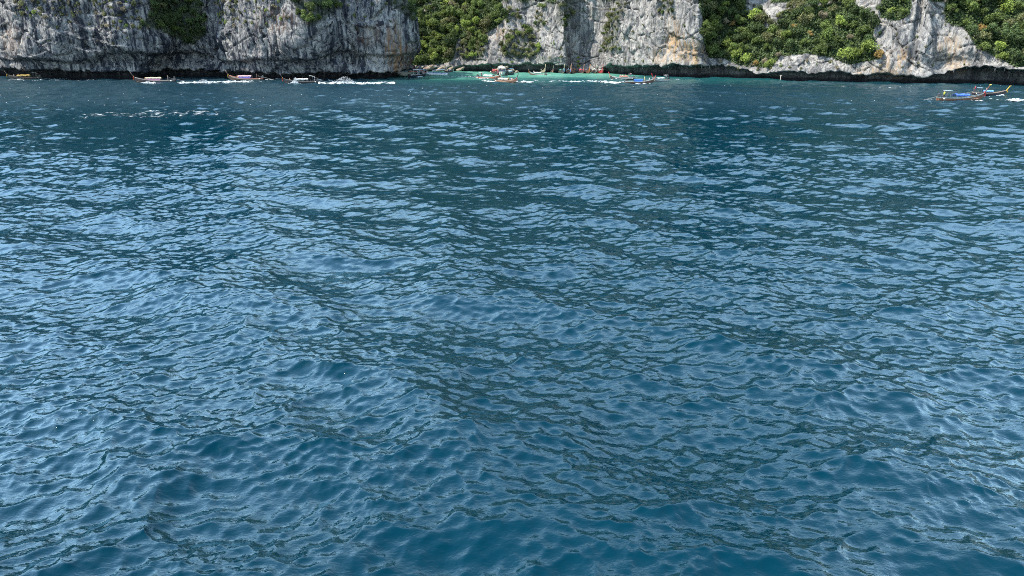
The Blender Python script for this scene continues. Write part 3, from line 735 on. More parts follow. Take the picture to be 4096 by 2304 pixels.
# ------------------------------------------------------------------ people (one continuous skinned body, clothes by material)
def body_mesh(pose):
    J = {'pel': (0, 0, .95, .13), 'spi': (0, 0, 1.18, .125), 'che': (0, 0, 1.38, .145), 'nec': (0.01, 0, 1.50, .055), 'hea': (.03, 0, 1.60, .085), 'top': (.02, 0, 1.70, .085),
         'shL': (0, .17, 1.42, .065), 'shR': (0, -.17, 1.42, .065), 'elL': (0, .24, 1.14, .043), 'elR': (0, -.24, 1.14, .043), 'waL': (.06, .25, .9, .032), 'waR': (.06, -.25, .9, .032), 'haL': (.09, .25, .80, .04), 'haR': (.09, -.25, .80, .04),
         'hiL': (0, .09, .90, .095), 'hiR': (0, -.09, .90, .095), 'knL': (.03, .1, .49, .06), 'knR': (.03, -.1, .49, .06), 'anL': (0, .1, .08, .042), 'anR': (0, -.1, .08, .042), 'toL': (.17, .1, .03, .035), 'toR': (.17, -.1, .03, .035)}
    up = ('pel', 'spi', 'che', 'nec', 'hea', 'top', 'shL', 'shR', 'elL', 'elR', 'waL', 'waR', 'haL', 'haR', 'hiL', 'hiR')
    if pose == 'steer':
        J.update(elR=(-.20, -.26, 1.22, .043), waR=(-.42, -.30, 1.12, .032), haR=(-.50, -.31, 1.10, .04), knL=(.08, .14, .48, .06), anL=(.02, .16, .08, .042), toL=(.19, .17, .03, .035))
    if pose == 'sit':
        for k in up:
            x, y, z, r = J[k]; J[k] = (x - (z - .95) * .10, y, z - .50, r)
        J.update(knL=(.42, .13, .50, .065), knR=(.42, -.13, .50, .065), anL=(.44, .13, .08, .042), anR=(.44, -.13, .08, .042), toL=(.60, .13, .03, .035), toR=(.60, -.13, .03, .035),
                 elL=(.08, .25, .68, .043), elR=(.08, -.25, .68, .043), waL=(.28, .18, .58, .032), waR=(.28, -.18, .58, .032), haL=(.37, .15, .57, .04), haR=(.37, -.15, .57, .04))
    E = [('pel', 'spi'), ('spi', 'che'), ('che', 'nec'), ('nec', 'hea'), ('hea', 'top'), ('che', 'shL'), ('che', 'shR'), ('shL', 'elL'), ('shR', 'elR'), ('elL', 'waL'), ('elR', 'waR'), ('waL', 'haL'), ('waR', 'haR'),
         ('pel', 'hiL'), ('pel', 'hiR'), ('hiL', 'knL'), ('hiR', 'knR'), ('knL', 'anL'), ('knR', 'anR'), ('anL', 'toL'), ('anR', 'toR')]
    names = list(J); me = bpy.data.meshes.new('body'); me.from_pydata([J[k][:3] for k in names], [(names.index(a), names.index(b)) for a, b in E], [])
    o = bpy.data.objects.new('body', me); COL.objects.link(o)
    md = o.modifiers.new('skin', 'SKIN'); o.modifiers.new('sub', 'SUBSURF').levels = 1
    sl = me.skin_vertices[0].data
    for i, k in enumerate(names):
        r = J[k][3]; sl[i].radius = (r, r * (1.25 if k in ('che', 'spi', 'pel') else 1)); sl[i].use_root = (k == 'pel')
    dg = bpy.context.evaluated_depsgraph_get()
    out = bpy.data.meshes.new_from_object(o.evaluated_get(dg)); bpy.data.objects.remove(o)
    seg = {'top': [('hea', 'top')], 0: [('nec', 'hea'), ('elL', 'waL'), ('elR', 'waR'), ('waL', 'haL'), ('waR', 'haR'), ('knL', 'anL'), ('knR', 'anR'), ('anL', 'toL'), ('anR', 'toR')],
           2: [('spi', 'che'), ('che', 'shL'), ('che', 'shR'), ('shL', 'elL'), ('shR', 'elR'), ('pel', 'spi')], 3: [('pel', 'hiL'), ('pel', 'hiR'), ('hiL', 'knL'), ('hiR', 'knR')]}
    def dist(p, a, b):
        a, b = Vector(J[a][:3]), Vector(J[b][:3]); ab = b - a; t = max(0, min(1, (p - a).dot(ab) / ab.length_squared)); return (p - a - ab * t).length
    for f in out.polygons:
        best = min(((dist(f.center, a, b), m) for m, L in seg.items() for a, b in L), key=lambda q: q[0])[1]
        if best == 'top': best = 1 if (f.center.z > J['top'][2] - .03 or f.center.x < J['top'][0] - .03) else 0
        f.material_index = best; f.use_smooth = True
    for c in ('skin', 'hair', 'shirt', 'shorts'): out.materials.append(None)
    out.name = 'person'
    return out
BODY = {p: body_mesh(p) for p in ('stand', 'steer', 'sit')}
SKIN = paint((0.33, 0.18, 0.11), 0.6); HAIR = paint((0.02, 0.015, 0.012), 0.6)
def person(boat, x, y, z, pose, shirt, shorts, label, rz=0.0, hat=None):
    o = link(bpy.data.objects.new('person', BODY[pose])); M = Matrix.Rotation(boat.rotation_euler.z, 3, 'Z')
    p = M @ Vector((x, y, 0)); o.location = (boat.location.x + p.x, boat.location.y + p.y, boat.location.z + z); o.rotation_euler = (0, 0, boat.rotation_euler.z + rz)
    for s, m in zip(o.material_slots, (SKIN, paint(hat, 0.7) if hat else HAIR, paint(shirt, 0.8), paint(shorts, 0.8))):
        s.link = 'OBJECT'; s.material = m
    return tag(o, label, 'person')

# ------------------------------------------------------------------ long-tail boat
def longtail(p0, p1, label, hull=WOOD, rail=(0.22, 0.13, 0.08), stripe=None, canopy=WHITE, curtain=None, ribbon=(YEL, ORG), prow=1.0, prow_col=None, tip=None,
             awning=WHITE, cover=(0.34, 0.72), tilt=0.0, fender=True, cargo=None, engine=True, group='long-tail boats around the cove'):
    """p0 = stern, p1 = bow on the water; the boat's own x axis runs stern to bow"""
    a = Vector((*p0, 0)); b = Vector((*p1, 0)); L = (b - a).length; k = max(0.72, min(1.12, L / 10.5))
    root = empty('longtail_boat', (a + b) / 2, math.atan2(b.y - a.y, b.x - a.x)); tag(root, label, 'boat', group)
    st = [i / 14 for i in range(15)]; secs = []; inn = []; railL = []; railR = []
    for t in st:
        x = L * (t - .5) * .985
        w = (0.58 + 0.42 * math.sin(min(t / .5, 1) * math.pi / 2)) if t < .5 else math.cos((t - .5) / .5 * math.pi / 2) ** 0.72
        w = max(w, 0.05) * 0.92 * k; sh = (0.50 + 0.10 * (1 - t) ** 3 + 0.95 * max(t - .35, 0) ** 2.2 / .65 ** 2.2) * k; kl = (-0.32 + 0.75 * max(t - .72, 0) ** 2 / .28 ** 2) * k
        q = []
        for u_, v_ in ((1, 1), (.99, .72), (.90, .38), (.62, .12), (0, 0)): q.append((w * u_, kl + (sh - kl) * v_))
        secs.append([(x + .16 * k * (v - kl) * (t > .9), yy, v) for yy, v in q] + [(x + .16 * k * (v - kl) * (t > .9), -yy, v) for yy, v in q[-2::-1]])
        fl = max(0.10 * k, kl + .12)
        inn.append([(x, w * .93, sh - .01), (x, w * .80, fl), (x, -w * .80, fl), (x, -w * .93, sh - .01)])
        railL.append((x, w + .015, sh)); railR.append((x, -w - .015, sh))
    mb = MB(); mb.loft(secs); mb.add(secs[0], [tuple(range(len(secs[0])))]); h = mb.build('hull', paint(hull, 0.5, 0.3), root, True)
    MB().loft(inn).build('deck', paint((0.16, 0.11, 0.07), 0.8), root)
    for rr in (railL, railR): MB().tube(rr, .045 * k, 5).build('gunwale', paint(rail, 0.5), root, True)
    if stripe is not None:
        for sg in (1, -1):
            lo = [[(x, sg * (abs(y) + .022), z - .09 * k), (x, sg * (abs(y) + .014), z - .26 * k)] for x, y, z in railL[1:-1]]
            MB().loft(lo).build('paint_band', paint(stripe, 0.5), h)
    for i in (2, 4, 6, 8, 10): MB().box((inn[i][0][0], 0, railL[i][2] - .16 * k), (.22, railL[i][1] * 1.75, .04)).build('thwart', paint((0.20, 0.13, 0.08), 0.7), root)
    # prow post with its ribbons
    bx, bz = railL[-1][0], railL[-1][2]; H = 1.45 * k * prow
    pp = [(bx - .25, 0, bz - .35), (bx + .05, 0, bz), (bx + .30 * H, 0, bz + .45 * H), (bx + .62 * H, 0, bz + 1.0 * H)]
    MB().tube(pp, [.15 * k, .15 * k, .12 * k, .095 * k], 6).build('prow_post', paint(prow_col or hull, 0.5), root, True)
    if tip is not None:
        tm = MB(); tm.ball((pp[3][0] + .05, 0, pp[3][2]), .17 * k, sq=(1.4, 1, .8)); tm.ball((pp[3][0] + .22, 0, pp[3][2] + .05), .10 * k); tm.build('flower_wreath', paint(tip, 0.8), root, True)
    r = random.Random(int(L * 100))
    g1 = MB(); c = Vector(pp[1]).lerp(Vector(pp[2]), .25)
    g1.tube([c + Vector((.02 * math.cos(q), 0, 0)) + Vector((0, .17 * k * math.cos(q), .17 * k * math.sin(q))) for q in [i * math.pi / 4 for i in range(9)]], .07 * k, 5); g1.ball(c, .15 * k)
    gw = g1.build('garland', paint(ribbon[0], 0.8), root, True)
    for i in range(5):
        y = (i - 2) * .06 * k; ln = r.uniform(.65, 1.0) * k; m_ = MB(); q = [(c.x + .14 + .03 * math.sin(i * 2 + z * 4), y + .03 * math.sin(z * 5 + i), c.z - z * ln) for z in (0, .25, .5, .75, 1)]
        m_.loft([[(p[0], p[1] - .05, p[2]), (p[0] + .03, p[1] + .05, p[2])] for p in q]).loft([[(p[0], p[1], p[2]), (p[0] + .09, p[1], p[2])] for p in q]); m_.build('ribbon', paint(ribbon[i % len(ribbon)], 0.8), root)
    # long canopy on posts
    if canopy is not None:
        x0, x1 = L * (cover[0] - .5), L * (cover[1] - .5); zt = 1.42 * k; hw = .80 * k
        sec = lambda x, dz: [(x, hw * math.sin(q), zt + dz - .22 * k * (1 - math.cos(q)) * 1.2) for q in [(-1 + 2 * i / 6) * 1.2 for i in range(7)]]
        xs = [x0 + (x1 - x0) * i / 6 for i in range(7)]; mm = MB()
        top = [sec(x, .05 * math.sin(i * 2.1)) for i, x in enumerate(xs)]; bot = [[(p[0], p[1] * .985, p[2] - .05) for p in q] for q in top]
        mm.loft(top); mm.loft(bot); mm.loft([[a_[0], b_[0]] for a_, b_ in zip(top, bot)]); mm.loft([[a_[-1], b_[-1]] for a_, b_ in zip(top, bot)]); mm.loft([top[0], bot[0]]); mm.loft([top[-1], bot[-1]])
        mm.build('canopy', paint(canopy, 0.7), root)
        for i in (0, 2, 4, 6):
            for sg in (1, -1): MB().tube([(xs[i], sg * hw * .9, .42 * k), (xs[i], sg * hw * .9, zt - .20 * k)], .022, 5).build('canopy_post', STEEL, root)
        for sg in (1, -1):
            MB().loft([[(x, sg * (hw * .94 + .02 * math.sin(i * 2.3)), zt - .24 * k), (x, sg * (hw * .96 + .03 * math.sin(i * 1.9)), zt - (.46 + .05 * math.sin(i * 1.3)) * k)] for i, x in enumerate(np.linspace(x0, x1, 16))]).build('valance', paint(tuple(c * .8 for c in canopy), 0.8), root)
        if curtain is not None:
            for sg in (1, -1):
                MB().loft([[(x, sg * (hw * .93 + .03 * math.sin(i * 2.3)), zt - .22 * k), (x, sg * (hw * .95), .60 * k)] for i, x in enumerate(np.linspace(x0 + .3, x1 - .3, 14))]).build('side_curtain', paint(curtain, 0.8), root)
    # the boatman's awning
    if awning is not None:
        ax = L * (-.5 + .20); za = 2.12 * k
        aw = MB(); aw.box((ax, 0, za), (1.35 * k, 1.25 * k, .07), 0, tilt); aw.build('awning', paint(awning, 0.6), root)
        for sx, sg in ((.45, 1), (.45, -1), (-.35, 1), (-.35, -1)): MB().tube([(ax + sx * k, sg * .5 * k, .45 * k), (ax + sx * k, sg * .5 * k, za - sx * math.sin(tilt))], .025, 5).build('awning_post', STEEL, root)
    if engine:
        ex = L * -.5 + .35; en = MB(); en.box((ex, 0, .95 * k), (.85 * k, .42 * k, .45 * k), 0, .12, .8); en.box((ex - .1, 0, 1.25 * k), (.45 * k, .34 * k, .18 * k)); en.tube([(ex + .1, .12, 1.2 * k), (ex + .1, .12, 1.62 * k)], .045, 6); en.tube([(ex + .5, 0, .85 * k), (ex + .5, 0, .45 * k)], .07, 6)
        ob = en.build('engine', paint((0.05, 0.05, 0.052), 0.4), root)
        MB().ball((ex - .15, 0, 1.42 * k), .15 * k, 8, 4, (1.2, 1, .5)).build('air_cleaner', STEEL, ob, True)
        MB().tube([(ex - .3, 0, .9 * k), (ex - 3.6 * k, .1, .05)], [.05, .035], 6).build('propeller_shaft', paint((0.24, 0.23, 0.21), 0.5), root)
        MB().tube([(ex + .3, 0, 1.0 * k), (ex + 1.3 * k, .1, 1.15 * k)], .03, 5).build('tiller', STEEL, root)
    if fender:
        for sx, sg in ((-.40, 1), (-.40, -1)): MB().ball((L * sx, sg * .80 * k, .42 * k), .20 * k, 8, 6).build('fender', paint((0.62, 0.58, 0.50), 0.5), root, True)
    if cargo is not None:
        for x, dx, hgt, cc in cargo:
            m_ = MB(); m_.loft([[(L * x + u_ * dx, y, .35 * k + hgt * max(0, 1 - (abs(y) / .75) ** 2) * (1 - .6 * u_ * u_) + .05 * math.sin(9 * u_ + 7 * y)) for y in (-.75, -.55, -.3, 0, .3, .55, .75)] for u_ in np.linspace(-1, 1, 7)]); m_.build('tarpaulin', paint(cc, 0.75), root)
    return root

def speedboat(p0, p1, label, hull=WHITE, trim=BLUE, top=WHITE, long_top=True, motors=2, group='speedboats near the headland'):
    a = Vector((*p0, 0)); b = Vector((*p1, 0)); L = (b - a).length; k = max(.8, min(1.2, L / 9))
    root = empty('speedboat', (a + b) / 2, math.atan2(b.y - a.y, b.x - a.x)); tag(root, label, 'boat', group)
    secs = []; rl = []; rr = []; dk = []
    for i in range(13):
        t = i / 12; x = L * (t - .5); w = (.92 + .08 * min(t / .4, 1)) if t < .45 else math.cos((t - .45) / .55 * math.pi / 2) ** .6
        w = max(w, .04) * 1.2 * k; sh = (.85 + .45 * t ** 2) * k; kl = (-.35 + .9 * max(t - .7, 0) ** 2 / .09) * k
        q = [(w, sh), (w * .97, sh - .35 * k), (w * .80, kl + (sh - kl) * .30), (0, kl)]
        secs.append([(x, y, z) for y, z in q] + [(x, -y, z) for y, z in q[-2::-1]]); rl.append((x, w, sh)); rr.append((x, -w, sh)); dk.append([(x, w * .96, sh - .03), (x, w * .8, sh - (.38 if t < .62 else .02) * k), (x, -w * .8, sh - (.38 if t < .62 else .02) * k), (x, -w * .96, sh - .03)])
    mb = MB(); mb.loft(secs); mb.add(secs[0], [tuple(range(7))]); hb = mb.build('hull', paint(hull, 0.3, 0.06), root, True)
    MB().loft(dk).build('deck', paint((0.5, 0.5, 0.48), 0.5), root)
    for q in (rl, rr): MB().tube(q, .05, 5).build('rub_rail', paint(trim, 0.4), root, True)
    for sg in (1, -1): MB().loft([[(x, sg * (abs(y) * .99 + .012), z - .14 * k), (x, sg * (abs(y) * .975 + .012), z - .30 * k)] for x, y, z in rl[1:-1]]).build('paint_band', paint(trim, 0.4), hb)
    z0 = 1.0 * k; z1 = 2.35 * k; xa, xb = (-.38, .20) if long_top else (-.15, .18)
    MB().loft([[(L * xb + .35, y * k, z0 + .05), (L * xb - .15, y * k * .9, z0 + .75 * k)] for y in (-.95, -.6, 0, .6, .95)]).build('windshield', paint((0.02, 0.03, 0.04), 0.15), root, True)
    tp = MB(); n_ = 7; prof = lambda x, dz: [(x, y * 1.05 * k, z1 + dz - .10 * y * y) for y in (-1, -.6, 0, .6, 1)]
    xs = [L * (xa + (xb - xa) * i / n_) for i in range(n_ + 1)]; T = [prof(x, -.25 * (i / n_) ** 4) for i, x in enumerate(xs)]; B_ = [[(p[0], p[1], p[2] - .08) for p in q] for q in T]
    tp.loft(T); tp.loft(B_); tp.loft([[p[0], q[0]] for p, q in zip(T, B_)]); tp.loft([[p[-1], q[-1]] for p, q in zip(T, B_)]); tp.loft([T[0], B_[0]]); tp.loft([T[-1], B_[-1]]); tp.build('hardtop', paint(top, 0.4, .05), root)
    for i in (0, n_ // 2, n_):
        for sg in (1, -1): MB().tube([(xs[i], sg * 1.0 * k, .8 * k), (xs[i], sg * .98 * k, z1 - .12)], .035, 6).build('hardtop_post', paint((.55, .55, .55), .3), root)
    for i in range(3): MB().box((L * (-.30 + .14 * i), 0, .80 * k), (.45, 1.6 * k, .45 * k)).build('seat', paint((.42, .42, .44), .6), root)
    for i in range(motors):
        y = (i - (motors - 1) / 2) * .7; m_ = MB(); m_.box((-L / 2 - .28, y, .95 * k), (.55, .42, .65), 0, 0, .75); m_.box((-L / 2 - .30, y, .25 * k), (.22, .14, .9)); m_.build('outboard_motor', paint((.03, .03, .035), .3), root)
    return root

G = shore
# --- left side, in front of the headland
def at_row(x0, x1, y0, y1=None): return G(x0, y0), G(x1, y0 if y1 is None else y1)
b = longtail(*at_row(168, 34, 314, 316), 'dark wooden long-tail boat with a yellow canopy at the far left', hull=(.05, .04, .035), canopy=(.60, .42, .12), ribbon=(YEL, ORG), rail=(.16, .12, .09), awning=WHITE)
person(b, 3.0, 0, .35, 'sit', WHITE, (.05, .06, .1), 'seated person in white near the bow of the yellow-roofed boat', hat=WHITE)
person(b, 1.55, .15, .35, 'sit', (.45, .12, .08), BLACK, 'seated person in red just ahead of the yellow canopy', math.pi)
person(b, -3.6, 0, .25, 'steer', (.30, .30, .30), NAVY, 'boatman in grey steering the yellow-roofed boat')
b = longtail(*at_row(704, 540, 329, 331), 'long-tail boat with cream roof, pink side curtain and bow splash', hull=(.045, .03, .03), rail=(.40, .36, .32), canopy=CREAM, curtain=(.55, .22, .34), ribbon=(ORG, RED, WHITE), awning=None)
person(b, 2.7, 0, .35, 'sit', (.55, .25, .18), BLACK, 'seated person in salmon top near the bow of the pink-curtained boat', math.pi)
person(b, -3.6, 0, .28, 'steer', (.22, .24, .24), (.25, .26, .26), 'boatman in grey standing at the stern of the pink-curtained boat', hat=(.6, .55, .4))
b = longtail(*at_row(1056, 917, 321, 321), 'long-tail boat with pink-white roof and blue side curtain', hull=(.07, .04, .03), rail=(.48, .18, .14), stripe=(.30, .28, .22), canopy=(.62, .40, .42), curtain=(.12, .12, .42), ribbon=(YEL, CREAM), awning=None)
person(b, 2.6, .2, .35, 'sit', (.55, .33, .2), BLACK, 'seated person in tan beside another at the bow of the blue-curtained boat', math.pi)
person(b, 2.9, -.25, .35, 'sit', (.5, .28, .2), BLACK, 'second seated person at the bow of the blue-curtained boat', math.pi)
person(b, -3.4, 0, .25, 'steer', (.12, .12, .14), BLACK, 'boatman in black at the stern of the blue-curtained boat')
b = longtail(*at_row(1276, 1134, 332, 334), 'dark long-tail boat with white roofs throwing spray beside its hull', hull=(.03, .025, .03), rail=(.18, .18, .17), canopy=WHITE, ribbon=(ORG, RED, YEL), awning=WHITE, tilt=-.22, cover=(.30, .66))
person(b, 3.1, 0, .35, 'sit', (.55, .4, .3), BLACK, 'seated person at the bow of the boat throwing spray', math.pi)
person(b, -3.9, 0, .3, 'steer', (.5, .5, .55), (.45, .48, .55), 'boatman in pale clothes at the stern of the boat throwing spray')
# --- the headland tip and the mouth of the cove
b = speedboat(G(1640, 311), G(1704, 307), 'dark navy speedboat leaving the shadow of the headland tip', hull=NAVY, trim=BLACK, top=(.20, .24, .32), long_top=False, motors=2)
person(b, -.6, .3, .5, 'stand', BLACK, BLACK, 'person in black standing in the dark speedboat')
b = speedboat(G(1790, 300), G(1706, 300.5), 'long white speedboat with a white hardtop beside the headland', hull=(.80, .81, .84), trim=(.16, .26, .52), top=(.8, .81, .84), motors=3)
for i, (x, sh, lb) in enumerate(((-3.6, (.6, .5, .3), 'person in tan standing at the stern of the long white speedboat'), (-2.9, WHITE, 'person in white standing at the stern of the long white speedboat'), (-4.1, NAVY, 'person in navy standing rearmost on the long white speedboat'))):
    person(b, x, .35 - .3 * i, .55, 'stand', sh, BLACK, lb, 1.2 * i)
b = speedboat(G(1672, 300), G(1712, 297), 'small blue-white speedboat half hidden behind the dark speedboat', hull=(.40, .50, .62), trim=RED, top=SKYB, long_top=False, motors=1)
b = longtail(G(1634, 288), G(1700, 286), 'white-roofed boat crowded with people, half behind the headland', hull=(.32, .08, .05), canopy=(.8, .8, .78), awning=(.8, .8, .78), ribbon=(RED, WHITE), rail=WHITE, cover=(.25, .80), engine=False)
for i, x in enumerate((-1.2, -.4, .5, 1.3)): person(b, x, .2 * (-1) ** i, .35, 'stand', [(.5, .1, .08), WHITE, (.5, .42, .2), (.1, .1, .3)][i], BLACK, 'person in %s standing on the crowded white-roofed boat' % ['red', 'white', 'tan', 'navy'][i])
b = longtail(G(1778, 289), G(1812, 289.5), 'small boat with a light blue roof moored behind the long speedboat', hull=(.05, .05, .05), canopy=SKYB, awning=None, ribbon=(WHITE, YEL), engine=False)
person(b, -.9, 0, .3, 'stand', WHITE, BLACK, 'person in white on the small blue-roofed boat')
# --- middle of the cove
b = longtail(G(1908, 314), G(2000, 318), 'white-roofed long-tail boat with reddish hull, left of the pair', hull=(.16, .07, .04), rail=(.5, .5, .48), stripe=(.45, .10, .05), canopy=WHITE, awning=WHITE, ribbon=(WHITE, YEL), prow=.7)
person(b, -2.9, 0, .25, 'steer', RED, BLACK, 'boatman in red steering the reddish boat in the cove mouth')
b = longtail(G(1981, 327), G(2066, 332), 'cream-roofed long-tail boat full of people, dark prow at right', hull=(.12, .06, .04), rail=(.42, .20, .12), stripe=(.42, .28, .20), canopy=(.60, .52, .44), awning=None, ribbon=(PINK, WHITE, RED), prow=1.15, prow_col=(.04, .02, .02), cover=(.22, .66))
for i, (x, y, c_, w_) in enumerate(((1.05, .3, (.60, .55, .06), 'yellow life vest'), (1.35, -.3, (.55, .52, .05), 'lemon life vest'), (1.75, .25, (.55, .30, .22), 'salmon top'), (2.1, -.15, (.25, .5, .5), 'turquoise top'), (2.7, 0, (.60, .42, .45), 'pink top'))):
    person(b, x, y, .33, 'sit', c_, BLACK, f'passenger in {w_} seated ahead of the cream roof', .4 * i)
person(b, -2.5, 0, .28, 'steer', BLACK, BLACK, 'boatman in black at the stern of the cream-roofed boat')
b = speedboat(G(2004, 295), G(2010, 305), 'white speedboat with tall hardtop coming bow-first out of the cove', hull=(.62, .62, .60), trim=(.35, .36, .38), motors=2, long_top=True, group='speedboats in the cove')
for i, (y, c_) in enumerate(((.5, (.55, .52, .5)), (-.45, (.5, .2, .12)))): person(b, -.2, y, .6, 'stand', c_, BLACK, 'person in %s standing under the tall hardtop' % ('pale grey', 'rust')[i])
for sx, ln in ((-.5, 1.1), (.4, 1.0)): MB().tube([(sx, .3, 2.35), (sx - .1, .3, 2.35 + ln)], .03, 5).build('aerial', STEEL, b)
b = longtail(G(1970, 291), G(1992, 302), 'dark long-tail boat with red roof beside the tall hardtop', hull=(.03, .03, .035), canopy=(.38, .05, .05), awning=None, ribbon=(PINK, RED), rail=(.3, .1, .08))
for i in range(3): person(b, 1.6 - i * .9, .35 * (-1) ** i, .33, 'stand', [(.55, .25, .16), PINK, (.5, .48, .45)][i], BLACK, 'person in %s on the dark red-roofed boat' % ['orange', 'pink', 'grey'][i])
b = longtail(G(2052, 296), G(2022, 301), 'dark-hulled boat with pale blue roof right of the tall hardtop', hull=(.02, .03, .035), canopy=(.30, .45, .52), awning=SKYB, ribbon=(SKYB, WHITE), rail=(.06, .1, .1))
b = longtail(G(2186, 301), G(2118, 299), 'turquoise-railed long-tail boat alone in the bright shallow water', hull=(.12, .07, .06), rail=TEALC, stripe=(.45, .48, .44), canopy=(.50, .60, .58), awning=None, ribbon=(ORG, CREAM), cover=(.28, .70))
person(b, 1.7, 0, .33, 'sit', (.6, .55, .45), BLACK, 'seated person in cream at the bow of the turquoise-railed boat', math.pi)
# --- boats drawn up at the beach
BEACH = [((2156, 287.5), (2180, 292), 'pale long-tail boat with tall cream prow behind the turquoise-railed boat', dict(hull=(.30, .25, .18), canopy=(.55, .5, .38), prow_col=(.60, .48, .32), ribbon=(CREAM, WHITE))),
         ((2198, 288), (2212, 292), 'salmon-hulled long-tail boat with cream prow moored under the overhang', dict(hull=(.50, .22, .16), canopy=None, prow_col=(.58, .46, .30), ribbon=(PINK, CREAM))),
         ((2236, 290), (2256, 296), 'dark long-tail boat with green roof at the beach, left end', dict(hull=(.03, .035, .04), canopy=(.10, .26, .22), prow_col=(.45, .38, .25), ribbon=(SKYB, WHITE))),
         ((2262, 291), (2282, 296), 'black long-tail boat with pale blue bundles at the beach', dict(hull=(.02, .022, .03), canopy=(.06, .07, .09), prow_col=(.50, .28, .18), ribbon=(SKYB, (.3, .5, .6)))),
         ((2302, 289), (2286, 295), 'rust-coloured long-tail boat with stout prow near the small green tree', dict(hull=(.22, .10, .06), canopy=(.20, .12, .08), prow_col=(.36, .17, .10), ribbon=(PINK, ORG))),
         ((2316, 290), (2334, 295), 'long-tail boat with crimson roof right of the small green tree', dict(hull=(.05, .03, .03), canopy=(.46, .06, .10), prow_col=(.40, .2, .12), ribbon=(PINK, RED))),
         ((2340, 290), (2358, 295), 'long-tail boat with bright orange prow on the beach', dict(hull=(.16, .08, .05), canopy=(.12, .09, .08), prow_col=(.60, .25, .08), ribbon=(ORG, PINK))),
         ((2370, 290), (2384, 295), 'dark long-tail boat with white bundles on the beach', dict(hull=(.03, .03, .035), canopy=(.34, .32, .28), prow_col=(.50, .40, .32), ribbon=(WHITE, PINK))),
         ((2396, 290), (2410, 295), 'red-and-white long-tail boat at the right end of the beach', dict(hull=(.40, .05, .05), canopy=(.58, .54, .5), prow_col=(.45, .10, .08), ribbon=(RED, WHITE)))]
BEACH_BOATS = []
for p0, p1, lab, kw in BEACH:
    BEACH_BOATS.append(longtail(G(*p0), G(*p1), lab, awning=None, engine=False, rail=(.2, .14, .1), prow=1.25, fender=False, group='long-tail boats moored at the beach', **kw))
for i, (bi, x, c_, lb) in enumerate(((1, 0, (.55, .5, .42), 'person in cream on the salmon boat'), (3, .8, (.2, .4, .5), 'person in blue on the black boat at the beach'), (4, -.8, (.5, .2, .14), 'person in rust on the rust-coloured boat'), (7, .3, (.6, .56, .52), 'person in white on the boat with white bundles'),
                                     (8, 0, (.55, .08, .08), 'person in red on the red-and-white boat'), (5, -1, (.3, .3, .28), 'person in grey on the crimson-roofed boat'))):
    person(BEACH_BOATS[bi], x, 0, .35, 'stand', c_, BLACK, lb + ' standing', i)
# --- in front of the pale cliff
b = longtail(G(2540, 317), G(2440, 316), 'long-tail boat with salmon roof and red prow near the pale cliff', hull=(.06, .04, .04), rail=(.5, .48, .42), stripe=(.40, .42, .42), canopy=(.58, .26, .18), awning=WHITE, tilt=.12, ribbon=(CREAM, YEL), prow_col=(.45, .03, .04), cover=(.30, .62))
person(b, -2.6, 0, .28, 'steer', (.5, .04, .06), SKYB, 'boatman in red under the awning of the salmon-roofed boat')
for i in range(3): person(b, -.9 + .8 * i, .2, .33, 'sit', [(.6, .3, .28), WHITE, (.55, .35, .3)][i], BLACK, 'passenger in %s seated under the salmon roof' % ['coral', 'white', 'peach'][i], math.pi)
b = longtail(G(2500, 333), G(2614, 333), 'long-tail boat with bright blue roof speeding right with a white wake', hull=(.09, .05, .04), rail=(.45, .5, .5), canopy=BLUE, curtain=(.04, .16, .46), awning=None, ribbon=(CREAM, YEL), prow_col=(.50, .05, .05), prow=.9, cover=(.30, .62), fender=False)
person(b, -3.3, 0, .28, 'steer', (.5, .45, .35), NAVY, 'boatman in tan steering the bright blue-roofed boat')
person(b, 1.5, 0, .33, 'stand', (.62, .55, .25), (.6, .5, .2), 'person in pale yellow standing ahead of the bright blue roof')
person(b, 2.9, 0, .45, 'sit', WHITE, WHITE, 'person in white seated near the bow of the blue-roofed boat')
b = longtail(G(2676, 325), G(2610, 330), 'white-roofed long-tail boat with curled red prow right of the blue-roofed boat', hull=(.20, .22, .22), rail=(.5, .52, .5), stripe=(.56, .56, .54), canopy=(.55, .60, .56), awning=WHITE, ribbon=(WHITE, CREAM), prow_col=(.52, .04, .04), cover=(.38, .80))
person(b, -2.9, 0, .28, 'steer', (.35, .36, .36), BLACK, 'boatman in grey at the stern of the white-roofed boat with red prow')
# --- the two nearer boats at the right edge
b = longtail(G(3748, 402), G(3930, 401), 'nearest long-tail boat at right, blue roof, white tarpaulin and red ribbons', hull=(.17, .08, .045), rail=(.22, .34, .38), canopy=(.07, .17, .58), awning=(.40, .50, .54), ribbon=(RED, PINK, WHITE), tip=(.60, .48, .12), prow=1.25, prow_col=(.12, .05, .03), cover=(.36, .66),
             cargo=[(.10, 1.9, .38, (.62, .56, .46)), (.27, 1.0, .25, (.30, .16, .11))])
person(b, -3.6, .1, .26, 'steer', (.55, .62, .05), NAVY, 'boatman in bright yellow vest steering the nearest boat at right')
b = longtail(G(3888, 378), G(4022, 380), 'dark long-tail boat with light blue roof and orange-yellow ribbons, far right', hull=(.035, .025, .03), rail=(.40, .32, .26), canopy=SKYB, awning=(.42, .56, .66), ribbon=(YEL, ORG), tip=YEL, prow_col=(.62, .42, .04), prow=.9, cover=(.30, .60))
person(b, -3.0, .1, .26, 'steer', (.42, .03, .05), (.10, .11, .13), 'boatman in red under the light blue awning at far right')
person(b, -.6, .2, .33, 'sit', SKYB, NAVY, 'passenger in light blue seated under the light blue roof')

# ------------------------------------------------------------------ foam, spray, boulders and other small things
m, n, l, bs = material('foam'); bs.inputs['Base Color'].default_value = (0.62, 0.66, 0.68, 1); bs.inputs['Roughness'].default_value = 0.9; FOAM = m
